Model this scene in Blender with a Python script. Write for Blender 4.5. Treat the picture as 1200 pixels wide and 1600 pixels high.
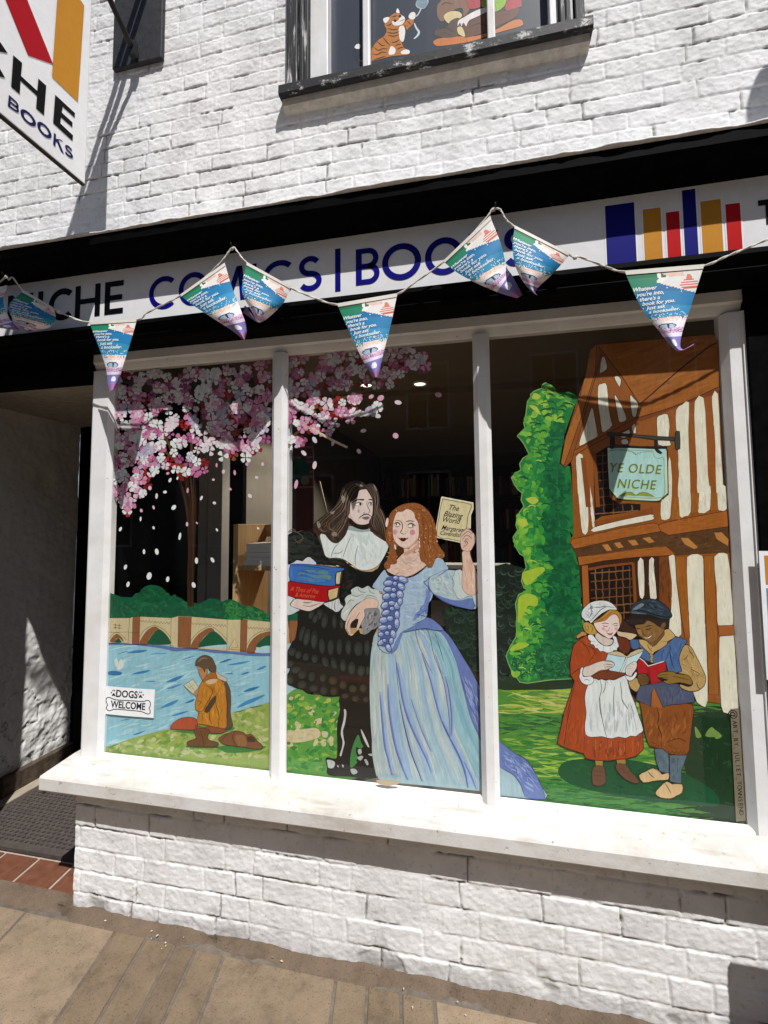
import bpy, bmesh, math, random
import numpy as np
from mathutils import Vector, Matrix
from mathutils.geometry import tessellate_polygon

for o in list(bpy.data.objects): bpy.data.objects.remove(o)
scene = bpy.context.scene
COL = scene.collection

# ------------------------------------------------------------------ camera
F_PX, PPX, PPY = 729.0, 603.2, 768.9            # focal length and principal point in photo pixels (1200 x 1600)
YAW, PITCH, ROLL = [math.radians(a) for a in (12.314, 3.9, -.503)]
CAM = Vector((0, -1.504, 1.6))
_cy, _sy, _cp, _sp = math.cos(YAW), math.sin(YAW), math.cos(PITCH), math.sin(PITCH)
_f = Vector((-_sy*_cp, _cy*_cp, _sp)); _r = Vector((_cy, _sy, 0)); _u = _r.cross(_f)
_c, _s = math.cos(ROLL), math.sin(ROLL)
CR, CU, CF = _c*_r+_s*_u, -_s*_r+_c*_u, _f
cam_d = bpy.data.cameras.new('camera'); cam = bpy.data.objects.new('camera', cam_d); COL.objects.link(cam)
cam.matrix_world = Matrix(((CR.x, CU.x, -CF.x, CAM.x), (CR.y, CU.y, -CF.y, CAM.y), (CR.z, CU.z, -CF.z, CAM.z), (0, 0, 0, 1)))
cam_d.sensor_fit = 'AUTO'; cam_d.sensor_width = 36; cam_d.lens = F_PX/1600*36
cam_d.shift_x = -(PPX-600)/1600; cam_d.shift_y = -(800-PPY)/1600
cam_d.clip_start = .02; cam_d.clip_end = 2000
scene.camera = cam
def at(px, py, axis=1, val=0.0):
    """point of the world plane axis=val that the photo shows at pixel (px, py)"""
    d = CR*((px-PPX)/F_PX) - CU*((py-PPY)/F_PX) + CF
    return CAM + d*((val-CAM[axis])/d[axis])

# ------------------------------------------------------------------ light
SUN_DIR = Vector((-.64, 1, -1.88)).normalized()
world = bpy.data.worlds.new("World"); scene.world = world; world.use_nodes = True
nt = world.node_tree; bg = nt.nodes['Background']
sky = nt.nodes.new('ShaderNodeTexSky'); sky.sky_type = 'NISHITA'; sky.sun_disc = False
sky.sun_elevation = math.asin(-SUN_DIR.z); sky.sun_rotation = math.atan2(-SUN_DIR.x, -SUN_DIR.y)
nt.links.new(sky.outputs[0], bg.inputs[0]); bg.inputs[1].default_value = .066
sun_d = bpy.data.lights.new('sun', 'SUN'); sun_d.energy = 4.8; sun_d.angle = math.radians(.5); sun_d.color = (1, .975, .95)
sun = bpy.data.objects.new('sun', sun_d); COL.objects.link(sun)
sun.rotation_euler = SUN_DIR.to_track_quat('-Z', 'Y').to_euler(); sun.location = (3, -5, 8)
scene.view_settings.view_transform = 'Standard'; scene.view_settings.look = 'None'
scene.view_settings.exposure = .2; scene.view_settings.gamma = 1
scene.render.engine = 'CYCLES'
scene.cycles.max_bounces = 10; scene.cycles.transparent_max_bounces = 12

# ------------------------------------------------------------------ helpers
R_ = random.Random(7)
def lin(h, k=1.0):
    h = h.lstrip('#'); c = [int(h[i:i+2], 16)/255 for i in (0, 2, 4)]
    return tuple(k*(x/12.92 if x <= .04045 else ((x+.055)/1.055)**2.4) for x in c) + (1,)
def tag(o, label=None, cat=None, group=None, kind=None):
    for k, v in (('label', label), ('category', cat), ('group', group), ('kind', kind)):
        if v: o[k] = v
    return o
ORG = {}
def thing(name, loc, label, cat, group=None):
    o = bpy.data.objects.new(name, None); COL.objects.link(o); o.location = loc; ORG[o.name] = Vector(loc)
    o.empty_display_size = .1
    return tag(o, label, cat, group)
def link(name, me, parent=None, mat=None):
    o = bpy.data.objects.new(name, me); COL.objects.link(o)
    if mat is not None:
        for m in (mat if isinstance(mat, (list, tuple)) else [mat]): me.materials.append(m)
    if parent is not None:
        o.parent = parent
        if parent.name in ORG: o.matrix_parent_inverse = Matrix.Translation(-ORG[parent.name])
    return o
class MB:
    """collects shapes for ONE mesh object"""
    def __init__(s): s.v = []; s.f = []; s.c = []; s.m = []; s.sm = []
    def add(s, vs, fs, col=None, mi=0, smooth=False):
        n = len(s.v); s.v += [tuple(v) for v in vs]
        for f in fs: s.f.append(tuple(i+n for i in f)); s.c.append(col); s.m.append(mi); s.sm.append(smooth)
    def box(s, x0, x1, y0, y1, z0, z1, bev=0, col=None, mi=0):
        if bev <= 0:
            vs = [(x, y, z) for x in (x0, x1) for y in (y0, y1) for z in (z0, z1)]
            s.add(vs, [(0, 1, 3, 2), (4, 6, 7, 5), (0, 4, 5, 1), (2, 3, 7, 6), (0, 2, 6, 4), (1, 5, 7, 3)], col, mi); return
        bm = bmesh.new(); bmesh.ops.create_cube(bm, size=1)
        for v in bm.verts: v.co = Vector(((x0+x1)/2+v.co.x*(x1-x0), (y0+y1)/2+v.co.y*(y1-y0), (z0+z1)/2+v.co.z*(z1-z0)))
        bmesh.ops.bevel(bm, geom=bm.edges[:], offset=bev, segments=2, affect='EDGES', profile=.5)
        bm.verts.index_update(); s.add([v.co for v in bm.verts], [[v.index for v in f.verts] for f in bm.faces], col, mi); bm.free()
    def tube(s, pts, r, n=8, col=None, mi=0, cap=True):
        pts = [Vector(p) for p in pts]; rings = []; up = Vector((0.13, .21, .97)); last = None
        for i, p in enumerate(pts):
            t = (pts[min(i+1, len(pts)-1)]-pts[max(i-1, 0)]).normalized()
            a = t.cross(up if last is None else last); 
            if a.length < 1e-5: a = t.cross(Vector((1, 0, 0)))
            a.normalize(); b = t.cross(a).normalized(); last = -b if False else up
            rr = r[i] if isinstance(r, (list, tuple)) else r
            rings.append([p+a*rr*math.cos(2*math.pi*k/n)+b*rr*math.sin(2*math.pi*k/n) for k in range(n)])
        vs = [v for ring in rings for v in ring]; fs = []
        for i in range(len(pts)-1):
            for k in range(n): fs.append((i*n+k, i*n+(k+1) % n, (i+1)*n+(k+1) % n, (i+1)*n+k))
        if cap: fs += [tuple(range(n))[::-1], tuple((len(pts)-1)*n+k for k in range(n))]
        s.add(vs, fs, col, mi, True)
    def extrude(s, prof, x0, x1, axis=0, col=None, mi=0, smooth=False):
        """profile of (y, z) pairs swept along x"""
        n = len(prof); vs = [(x0, p[0], p[1]) for p in prof]+[(x1, p[0], p[1]) for p in prof]
        s.add(vs, [(i, (i+1) % n, n+(i+1) % n, n+i) for i in range(n)], col, mi, smooth)
        for off, rev in ((0, 0), (n, 1)):
            for t in tessellate_polygon([[Vector((p[0], p[1], 0)) for p in prof]]): s.add([vs[off+i] for i in t], [(0, 1, 2)], col, mi)
    def build(s, name, mat, parent=None, fix=True):
        me = bpy.data.meshes.new(name); me.from_pydata(s.v, [], s.f)
        if any(c is not None for c in s.c):
            at_ = me.color_attributes.new('Col', 'FLOAT_COLOR', 'CORNER')
            d = []
            for p, c in zip(me.polygons, s.c): d += list(c or (.5, .5, .5, 1))*p.loop_total
            at_.data.foreach_set('color', d)
        me.polygons.foreach_set('material_index', s.m); me.polygons.foreach_set('use_smooth', s.sm)
        if fix:
            bm = bmesh.new(); bm.from_mesh(me); bmesh.ops.recalc_face_normals(bm, faces=bm.faces); bm.to_mesh(me); bm.free()
        return link(name, me, parent, mat)

# ------------------------------------------------------------------ materials
def mat(name, rough=.5, base=(.5, .5, .5, 1), spec=.5, metal=0):
    m = bpy.data.materials.new(name); m.use_nodes = True; b = m.node_tree.nodes['Principled BSDF']
    b.inputs['Base Color'].default_value = base; b.inputs['Roughness'].default_value = rough
    b.inputs['Specular IOR Level'].default_value = spec; b.inputs['Metallic'].default_value = metal
    return m, m.node_tree.nodes, m.node_tree.links, b
def noise(N, L, scale, detail=4, rough=.6, stretch=None, dist=0):
    tc = N.new('ShaderNodeTexCoord'); n = N.new('ShaderNodeTexNoise'); n.inputs['Scale'].default_value = scale
    n.inputs['Detail'].default_value = detail; n.inputs['Roughness'].default_value = rough; n.inputs['Distortion'].default_value = dist
    if stretch:
        mp = N.new('ShaderNodeMapping'); mp.inputs['Scale'].default_value = stretch
        L.new(tc.outputs['Object'], mp.inputs[0]); L.new(mp.outputs[0], n.inputs['Vector'])
    else: L.new(tc.outputs['Object'], n.inputs['Vector'])
    return n
def ramp(N, L, src, stops):
    r = N.new('ShaderNodeValToRGB'); e = r.color_ramp.elements
    while len(e) < len(stops): e.new(.5)
    for i, (p, c) in enumerate(stops): e[i].position = p; e[i].color = c if len(c) == 4 else (*c, 1)
    L.new(src, r.inputs[0]); return r
def mixc(N, L, a, b, fac, mode='MIX'):
    m = N.new('ShaderNodeMix'); m.data_type = 'RGBA'; m.blend_type = mode
    for sock, v in ((m.inputs[0], fac), (m.inputs[6], a), (m.inputs[7], b)):
        if hasattr(v, 'is_output'): L.new(v, sock)
        elif isinstance(v, (int, float)): sock.default_value = v
        else: sock.default_value = v
    return m.outputs[2]
def bump(N, L, src, bs, strength=.3, dist=.01):
    b = N.new('ShaderNodeBump'); b.inputs['Strength'].default_value = strength; b.inputs['Distance'].default_value = dist
    L.new(src, b.inputs['Height']); L.new(b.outputs[0], bs.inputs['Normal'])
def g(v): return (v, v, v, 1)
M = {}
# white painted masonry; the mesh carries a 'dirt' attribute for open cracks, grime and shade painted under the sill
m, N, L, b = mat('painted_masonry', .72, spec=.3)
n1 = noise(N, L, 9, 6); r1 = ramp(N, L, n1.outputs[0], [(.3, (.62, .615, .61)), (.55, (.755, .752, .748)), (.75, (.81, .808, .805))])
n2 = noise(N, L, 260, 3); at_ = N.new('ShaderNodeAttribute'); at_.attribute_name = 'dirt'
n3 = noise(N, L, 70, 5); r3 = ramp(N, L, n3.outputs[0], [(.28, (.55, .53, .5)), (.42, (1, 1, 1))])
c = mixc(N, L, r1.outputs[0], r3.outputs[0], .6, 'MULTIPLY')
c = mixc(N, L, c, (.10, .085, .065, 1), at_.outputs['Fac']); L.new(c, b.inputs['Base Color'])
n4 = noise(N, L, 150, 7, .75); bump(N, L, n4.outputs[0], b, .5, .003); M['masonry'] = m
M['reveal'] = M['masonry'].copy(); M['reveal'].name = 'reveal_plaster'
for e in [n for n in M['reveal'].node_tree.nodes if n.type == 'VALTORGB'][0].color_ramp.elements: e.color = (.84, .83, .80, 1)
# white gloss joinery
m, N, L, b = mat('white_joinery', .38, spec=.4)
n1 = noise(N, L, 14, 5); r1 = ramp(N, L, n1.outputs[0], [(.35, (.70, .70, .695)), (.65, (.77, .77, .765))])
n2 = noise(N, L, 95, 3, .5); r2 = ramp(N, L, n2.outputs[0], [(.24, (.30, .22, .15)), (.29, (1, 1, 1))])
n3 = noise(N, L, 5, 3); r3 = ramp(N, L, n3.outputs[0], [(.45, (1, 1, 1)), (.7, (.93, .91, .87))])
c = mixc(N, L, r1.outputs[0], r2.outputs[0], .8, 'MULTIPLY'); c = mixc(N, L, c, r3.outputs[0], 1.0, 'MULTIPLY'); L.new(c, b.inputs['Base Color'])
n4 = noise(N, L, 45, 5, .6, (1, 1, .3)); bump(N, L, n4.outputs[0], b, .22, .004); M['joinery'] = m
# the sill: the same paint with street dirt, specks and drips
m, N, L, b = mat('sill_paint', .5, spec=.3)
n1 = noise(N, L, 7, 7, .7); r1 = ramp(N, L, n1.outputs[0], [(.3, (.50, .47, .425)), (.5, (.60, .585, .555)), (.68, (.64, .635, .62))])
n2 = noise(N, L, 70, 5, .6); r2 = ramp(N, L, n2.outputs[0], [(.28, (.25, .17, .10)), (.335, (.9, .86, .8)), (.36, (1, 1, 1))])
n3 = noise(N, L, 16, 4, .6, (.3, 2.2, 1)); r3 = ramp(N, L, n3.outputs[0], [(.30, (.80, .76, .70)), (.45, (1, 1, 1))])
c = mixc(N, L, r1.outputs[0], r2.outputs[0], .8, 'MULTIPLY'); c = mixc(N, L, c, r3.outputs[0], .8, 'MULTIPLY'); L.new(c, b.inputs['Base Color'])
bump(N, L, n2.outputs[0], b, .3, .003); M['sill'] = m
# black gloss paint
m, N, L, b = mat('black_paint', .6, spec=.02)
n1 = noise(N, L, 30, 5, .6, (1, 1, 1)); r1 = ramp(N, L, n1.outputs[0], [(.35, (.0018, .0018, .002)), (.8, (.005, .005, .0052))]); L.new(r1.outputs[0], b.inputs['Base Color'])
n2 = noise(N, L, 20, 4, .6, (.2, 1, 1)); bump(N, L, n2.outputs[0], b, .15, .004); M['black'] = m
# weathered black paint with white undercoat showing through
m, N, L, b = mat('peeling_paint', .6, spec=.3)
n1 = noise(N, L, 26, 8, .75, (.5, 1, .8)); r1 = ramp(N, L, n1.outputs[0], [(.54, (.017, .017, .018)), (.585, (.09, .09, .09)), (.63, (.6, .6, .59))])
L.new(r1.outputs[0], b.inputs['Base Color']); bump(N, L, n1.outputs[0], b, .5, .004); M['peel'] = m
m, N, L, b = mat('peeling_paint_vertical', .6, spec=.3)
n1 = noise(N, L, 60, 6, .7, (1, 1, .07)); r1 = ramp(N, L, n1.outputs[0], [(.53, (.015, .015, .016)), (.58, (.08, .08, .08)), (.64, (.55, .55, .54))])
L.new(r1.outputs[0], b.inputs['Base Color']); bump(N, L, n1.outputs[0], b, .5, .004); M['peelv'] = m
# printed / painted colours from the mesh
def attr_mat(name, rough, streak, spec=.4, sc=(1, 1, .25), nscale=90, tint=None):
    m, N, L, b = mat(name, rough, spec=spec); a = N.new('ShaderNodeAttribute'); a.attribute_name = 'Col'
    n = noise(N, L, nscale, 5, .65, sc, .6); lo, hi = 1-streak, 1+streak*.6
    r = ramp(N, L, n.outputs[0], [(.3, (lo, lo, lo)), (.68, (hi, hi, hi))])
    c = mixc(N, L, a.outputs['Color'], r.outputs[0], 1.0, 'MULTIPLY'); L.new(c, b.inputs['Base Color']); return m
M['paint'] = attr_mat('window_paint', .45, .13, .3)
M['print'] = attr_mat('printed_colour', .45, .05, .10, (1, 1, 1), 30)
M['cloth'] = attr_mat('printed_bunting', .6, .06, .25, (1, 1, 1), 40)
# bunting lets some light through
_b = M['cloth'].node_tree; 
m = bpy.data.materials.new('window_glass'); m.use_nodes = True; N, L = m.node_tree.nodes, m.node_tree.links
N.clear(); out = N.new('ShaderNodeOutputMaterial'); tr = N.new('ShaderNodeBsdfTransparent'); gl = N.new('ShaderNodeBsdfGlossy')
gl.inputs['Roughness'].default_value = 0.0; fr = N.new('ShaderNodeFresnel'); ge = N.new('ShaderNodeNewGeometry'); mr = N.new('ShaderNodeMapRange'); mr.inputs['To Min'].default_value = 1.5; mr.inputs['To Max'].default_value = 1/1.5; L.new(ge.outputs['Backfacing'], mr.inputs[0]); L.new(mr.outputs[0], fr.inputs[0]); mx = N.new('ShaderNodeMixShader')
tr.inputs[0].default_value = (.97, .98, .97, 1)
L.new(fr.outputs[0], mx.inputs[0]); L.new(tr.outputs[0], mx.inputs[1]); L.new(gl.outputs[0], mx.inputs[2]); L.new(mx.outputs[0], out.inputs[0]); M['glass'] = m
# ground
m, N, L, b = mat('paving_stone', .85, spec=.2); a = N.new('ShaderNodeAttribute'); a.attribute_name = 'Col'
n1 = noise(N, L, 9, 9, .75); r1 = ramp(N, L, n1.outputs[0], [(.28, (.52, .49, .45)), (.48, (.95, .94, .92)), (.72, (1.25, 1.22, 1.18))])
n2 = noise(N, L, 210, 3, .6); r2 = ramp(N, L, n2.outputs[0], [(.3, (.45, .42, .38)), (.42, (1, 1, 1)), (.7, (1, 1, 1)), (.8, (1.35, 1.33, 1.3))])
c = mixc(N, L, a.outputs['Color'], r1.outputs[0], 1.0, 'MULTIPLY'); c = mixc(N, L, c, r2.outputs[0], 1.0, 'MULTIPLY'); L.new(c, b.inputs['Base Color'])
bump(N, L, n2.outputs[0], b, .5, .003); M['paving'] = m
def simple(name, lo, hi, scale, rough=.7, bmp=.3, stretch=None, spec=.3):
    m, N, L, b = mat(name, rough, spec=spec); n = noise(N, L, scale, 6, .65, stretch)
    r = ramp(N, L, n.outputs[0], [(.3, lo), (.7, hi)]); L.new(r.outputs[0], b.inputs['Base Color'])
    if bmp: bump(N, L, n.outputs[0], b, bmp, .004)
    M[name] = m
simple('asphalt', (.035, .035, .036), (.07, .07, .07), 60)
simple('grout', (.09, .075, .06), (.17, .145, .115), 40)
simple('quarry_tile', (.11, .042, .022), (.18, .072, .04), 25, .55)
simple('tile_mortar', (.3, .27, .23), (.42, .38, .33), 60)
simple('rubber', (.05, .042, .038), (.085, .072, .064), 50, .6)
simple('dirty_timber', (.02, .016, .012), (.14, .10, .07), 22, .8, .5, (4, 1, 1))
simple('pale_timber', (.25, .2, .15), (.42, .36, .28), 30, .75, .3, (3, .4, 1))
simple('pine', (.42, .25, .11), (.60, .40, .20), 24, .5, .1, (4, 4, .3))
simple('shop_wall', (.15, .135, .115), (.19, .172, .15), 5, .85, 0)
simple('shop_ceiling', (.24, .19, .13), (.28, .225, .155), 3, .9, 0)
simple('shop_floor', (.10, .08, .055), (.18, .14, .10), 12, .5, 0, (1, 6, 1))
simple('dark_shelving', (.010, .008, .007), (.03, .025, .022), 20, .6, 0)
simple('column_paint', (.36, .34, .32), (.44, .42, .40), 12, .6, 0)
simple('iron', (.008, .008, .009), (.022, .022, .023), 50, .5, .3)
simple('lead', (.5, .49, .48), (.76, .75, .74), 60, .6, .5)
simple('string', (.52, .48, .42), (.72, .68, .62), 300, .9, .4)
simple('slate_board', (.024, .032, .05), (.036, .046, .068), 14, .45, .05, (1, 1, .1))
simple('sill_stone', (.36, .32, .27), (.56, .52, .46), 30, .8, .5)
simple('dark_render', (.22, .20, .19), (.28, .26, .25), 6, .85, 0)
simple('rough_sheet', (.018, .018, .02), (.04, .04, .044), 35, .55, .4)
simple('leaf_litter', (.35, .28, .2), (.6, .5, .38), 80, .8, 0)
# ------------------------------------------------------------------ flat artwork (paint on glass, printed signs)
def P(s, fr=None):
    """'x,y x,y' in a zoomed frame (x0, y0, scale) -> photo pixels"""
    pts = [tuple(float(q) for q in t.split(',')) for t in s.split()] if isinstance(s, str) else list(s)
    if fr: pts = [(fr[0]+x/fr[2], fr[1]+y/fr[2]) for x, y in pts]
    return pts
def cat(pts, n=4, closed=True):
    """Catmull-Rom through the points"""
    if n < 2 or len(pts) < 3: return pts
    m = len(pts); out = []
    for i in range(m if closed else m-1):
        p0, p1, p2, p3 = [pts[(i+k-1) % m] if closed else pts[max(0, min(m-1, i+k-1))] for k in range(4)]
        for j in range(n):
            t = j/n; q = []
            for a, b_, c_, d in zip(p0, p1, p2, p3):
                q.append(.5*((2*b_)+(-a+c_)*t+(2*a-5*b_+4*c_-d)*t*t+(-a+3*b_-3*c_+d)*t**3))
            out.append(tuple(q))
    if not closed: out.append(pts[-1])
    return out
def inside(pt, poly):
    x, y = pt; r = False; j = len(poly)-1
    for i in range(len(poly)):
        (xi, yi), (xj, yj) = poly[i], poly[j]
        if (yi > y) != (yj > y) and x < (xj-xi)*(y-yi)/(yj-yi)+xi: r = not r
        j = i
    return r
def ell(cx, cy, rx, ry, rot=0, n=12):
    c, s = math.cos(math.radians(rot)), math.sin(math.radians(rot))
    return [(cx+rx*math.cos(t)*c-ry*math.sin(t)*s, cy+rx*math.cos(t)*s+ry*math.sin(t)*c) for t in [2*math.pi*i/n for i in range(n)]]
def ribbon(pts, w, taper=.0):
    """strip of width w along the points; taper narrows both ends"""
    n = len(pts); L_, R2 = [], []
    for i, p in enumerate(pts):
        a, b_ = pts[max(0, i-1)], pts[min(n-1, i+1)]
        dx, dy = b_[0]-a[0], b_[1]-a[1]; l = math.hypot(dx, dy) or 1
        t = i/(n-1) if n > 1 else 0
        ww = w[i] if isinstance(w, (list, tuple)) else w*(1-taper*abs(2*t-1)**2)
        L_.append((p[0]-dy/l*ww/2, p[1]+dx/l*ww/2)); R2.append((p[0]+dy/l*ww/2, p[1]-dx/l*ww/2))
    return L_, R2
_TX = {}
def text2d(s, bold=0, shear=0, space=1):
    """built-in font -> flat triangles, cap height about 0.7 for size 1"""
    k = (s, bold, shear, space)
    if k in _TX: return _TX[k]
    cu = bpy.data.curves.new('t', 'FONT'); cu.body = s; cu.size = 1; cu.offset = bold; cu.shear = shear; cu.space_character = space; cu.resolution_u = 3
    ob = bpy.data.objects.new('t', cu); COL.objects.link(ob)
    dg = bpy.context.evaluated_depsgraph_get(); dg.update(); me = ob.evaluated_get(dg).to_mesh()
    vs = [(v.co.x, v.co.y) for v in me.vertices]; fs = [tuple(p.vertices) for p in me.polygons]
    ob.evaluated_get(dg).to_mesh_clear(); bpy.data.objects.remove(ob); bpy.data.curves.remove(cu)
    x0 = min(v[0] for v in vs); x1 = max(v[0] for v in vs)
    _TX[k] = ([(v[0]-x0, v[1]) for v in vs], fs, x1-x0); return _TX[k]
PAINT_K = .93
class Art:
    """flat pieces laid one over the other on a world plane; every later piece lies a hair nearer the street"""
    def __init__(s, axis, val, step=-6e-6, mp=None):
        s.ax, s.val, s.step, s.k, s.mb = axis, val, step, 0, MB(); s.map = mp; s.h = np.zeros((700, 900), np.int32)
    def w(s, p):
        v = s.val+s.step*s.k
        return s.map(p, s.step*s.k) if s.map else at(p[0], p[1], s.ax, v)
    def level(s, q):
        """a piece lies just above whatever is already painted under it (2 px cells)"""
        xs, ys = [p[0] for p in q], [p[1] for p in q]; c = lambda v, m: int(max(0, min(m-1, v)))
        a0, a1, b0, b1 = c((min(xs)+100)/2, 700), c((max(xs)+100)/2, 700), c((min(ys)+100)/2, 900), c((max(ys)+100)/2, 900)
        v = s.h[a0:a1+1, b0:b1+1]; s.k = int(v.max())+1; v[:] = s.k
    def raw(s, vs, fs, col): s.level(vs); s.mb.add([s.w(p) for p in vs], fs, col)
    def p(s, col, pts, fr=None, n=4, jit=0):
        q = P(pts, fr)
        if n > 1: q = cat(q, n)
        if jit: q = [(x+R_.uniform(-jit, jit), y+R_.uniform(-jit, jit)) for x, y in q]
        s.raw(q, [t for t in tessellate_polygon([[Vector((x, y, 0)) for x, y in q]])], lin(col, PAINT_K) if isinstance(col, str) else col); return q
    def l(s, col, w, pts, fr=None, n=4, taper=.6, closed=False):
        q = P(pts, fr); w = w/fr[2] if fr else w
        q = cat(q, n, closed) if n > 1 else q
        if closed: q.append(q[0])
        a, b_ = ribbon(q, w, 0 if closed else taper); m = len(a)
        s.raw(a+b_, [(i, i+1, m+i+1, m+i) for i in range(m-1)], lin(col, PAINT_K) if isinstance(col, str) else col)
    def po(s, col, pts, fr=None, lc='#1c1712', lw=1.1, n=4):
        """filled shape with a painted outline"""
        s.p(col, pts, fr, n); s.l(lc, lw*(fr[2] if fr else 1), pts, fr, n, 0, True)
    def e(s, col, cx, cy, rx, ry, rot=0, fr=None, n=12): s.p(col, P(ell(cx, cy, rx, ry, rot, n), fr), None, 1)
    def many(s, items):
        """[(col, [px points])] of small pieces that share one layer"""
        for col, q in items:
            s.level(q); s.mb.add([s.w(p) for p in q], [tuple(range(len(q)))], col)
    def text(s, col, st, x, y, size, rot=0, bold=0, shear=0, anchor='c', fr=None, sx=1, space=1):
        (x, y), = P([(x, y)], fr); size = size/fr[2] if fr else size
        vs, fs, wd = text2d(st, bold, shear, space); c, si = math.cos(math.radians(rot)), math.sin(math.radians(rot))
        ox = {'c': wd/2, 'l': 0, 'r': wd}[anchor]
        q = [((vx-ox)*sx*size, -(vy-.36)*size) for vx, vy in vs]
        s.raw([(x+a*c-b_*si, y+a*si+b_*c) for a, b_ in q], fs, lin(col, PAINT_K) if isinstance(col, str) else col)
    def strokes(s, poly, cols, n, ln, wd, ang, fr=None, curve=0, angj=12, seed=1, layers=4, keep=None):
        """brush strokes scattered inside a shape"""
        rr = random.Random(seed); q = P(poly, fr); x0, x1 = min(p[0] for p in q), max(p[0] for p in q); y0, y1 = min(p[1] for p in q), max(p[1] for p in q)
        out = [[] for _ in range(layers)]; k = t = 0
        while k < n and t < n*12:
            t += 1; x, y = rr.uniform(x0, x1), rr.uniform(y0, y1)
            if not inside((x, y), q): continue
            a = math.radians((ang(x, y) if callable(ang) else ang)+rr.gauss(0, angj)); L_ = rr.uniform(.5, 1.2)*ln; W = rr.uniform(.5, 1.2)*wd
            c = cols(x, y, rr) if callable(cols) else rr.choice(cols)
            pts = []; cv = rr.uniform(-1, 1)*curve
            for i in range(6):
                u = i/5-.5; pts.append((x+math.cos(a)*u*L_-math.sin(a)*cv*(u*u-.25)*L_, y+math.sin(a)*u*L_+math.cos(a)*cv*(u*u-.25)*L_))
            if not (inside(pts[0], q) and inside(pts[-1], q)): continue
            A, B = ribbon(pts, W, .8); k += 1
            cc = lin(c, PAINT_K*rr.uniform(.93, 1.06))
            out[k % layers].append((cc, A+B[::-1]))
        for o in out: s.many(o)
    def build(s, name, mat_, parent=None, label=None):
        o = s.mb.build(name, mat_, parent, fix=False)
        if label: o['label'] = label
        return o

# ------------------------------------------------------------------ sign lettering: flat shapes in a box x0..x1, z0..z1 with stroke th
def letter(ch, x0, x1, z0, z1, th):
    w, h = x1-x0, z1-z0; cx, cz = (x0+x1)/2, (z0+z1)/2
    rect = lambda a, b_, c, d: ([(a, c), (b_, c), (b_, d), (a, d)], [(0, 1, 2, 3)])
    def arc(cx, cz, rx, rz, a0, a1, th, n=28):
        vs = []; 
        for i in range(n+1):
            t = math.radians(a0+(a1-a0)*i/n)
            vs += [(cx+rx*math.cos(t), cz+rz*math.sin(t)), (cx+(rx-th)*math.cos(t), cz+(rz-th)*math.sin(t))]
        return vs, [(2*i, 2*i+2, 2*i+3, 2*i+1) for i in range(n)]
    if ch in 'I|': return [rect(cx-th/2, cx+th/2, z0, z1)]
    if ch == 'H': return [rect(x0, x0+th, z0, z1), rect(x1-th, x1, z0, z1), rect(x0+th, x1-th, cz-th*.42, cz+th*.42)]
    if ch == 'E': return [rect(x0, x0+th, z0, z1), rect(x0+th, x1, z0, z0+th*.88), rect(x0+th, x1, z1-th*.88, z1), rect(x0+th, x1-w*.06, cz-th*.42, cz+th*.42)]
    if ch == 'T': return [rect(cx-th/2, cx+th/2, z0, z1-th*.88), rect(x0, x1, z1-th*.88, z1)]
    if ch == 'N': return [rect(x0, x0+th, z0, z1), rect(x1-th, x1, z0, z1), ([(x0+th, z1), (x0+th, z1-th*1.5), (x1-th, z0), (x1-th, z0+th*1.5)], [(0, 1, 2, 3)])]
    if ch == 'M':
        return [([(x0, z0), (x0+th, z0), (x0+w*.16+th*.5, z1), (x0+w*.1, z1)], [(0, 1, 2, 3)]), ([(x1, z0), (x1-th, z0), (x1-w*.16-th*.5, z1), (x1-w*.1, z1)], [(0, 1, 2, 3)]),
                ([(x0+w*.1, z1), (x0+w*.1+th*1.15, z1), (cx+th*.5, z0), (cx-th*.5, z0)], [(0, 1, 2, 3)]), ([(x1-w*.1, z1), (x1-w*.1-th*1.15, z1), (cx-th*.5, z0), (cx+th*.5, z0)], [(0, 1, 2, 3)])]
    if ch == 'O': return [arc(cx, cz, w/2, h/2, 0, 360, th, 48)]
    if ch == 'C': return [arc(cx+w*.06, cz, w*.56, h/2, 48, 312, th, 40)]
    if ch == 'K': return [rect(x0, x0+th, z0, z1), ([(x0+th, cz-th*.6), (x0+th, cz+th*.75), (x1-th*1.25, z1), (x1-.01*w, z1)], [(0, 1, 3, 2)]), ([(x0+th+w*.12, cz+th*.1), (x0+th+w*.3, cz+th*.95), (x1, z0), (x1-th*1.35, z0)], [(0, 1, 2, 3)])]
    if ch == 'B':
        r1, r2 = h*.25+th*.22, h*.25+th*.22
        return [rect(x0, x0+th, z0, z1), rect(x0+th, x1-r1, z1-th*.88, z1), rect(x0+th, x1-r2, z0, z0+th*.88), rect(x0+th, x1-r1, cz-th*.44, cz+th*.44),
                arc(x1-r1-w*.04, z1-r1, r1, r1, -90, 90, th*.9, 20), arc(x1-r2, z0+r2, r2, r2, -90, 90, th*.9, 20)]
    if ch == 'S':
        hw = w/2-th/2; q = []
        r = (h-th)/4
        for i in range(15): t = math.radians(30+i*240/14); q.append((cx+hw*.92*math.cos(t), z1-th/2-r+r*math.sin(t)))
        q = [p for p in q if True]
        for i in range(1, 15): t = math.radians(90-i*240/14); q.append((cx+hw*math.cos(t), z0+th/2+r+r*math.sin(t)))
        a, b_ = ribbon(q, th, 0); m_ = len(a)
        return [(a+b_, [(i, i+1, m_+i+1, m_+i) for i in range(m_-1)])]
    return []
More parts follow.
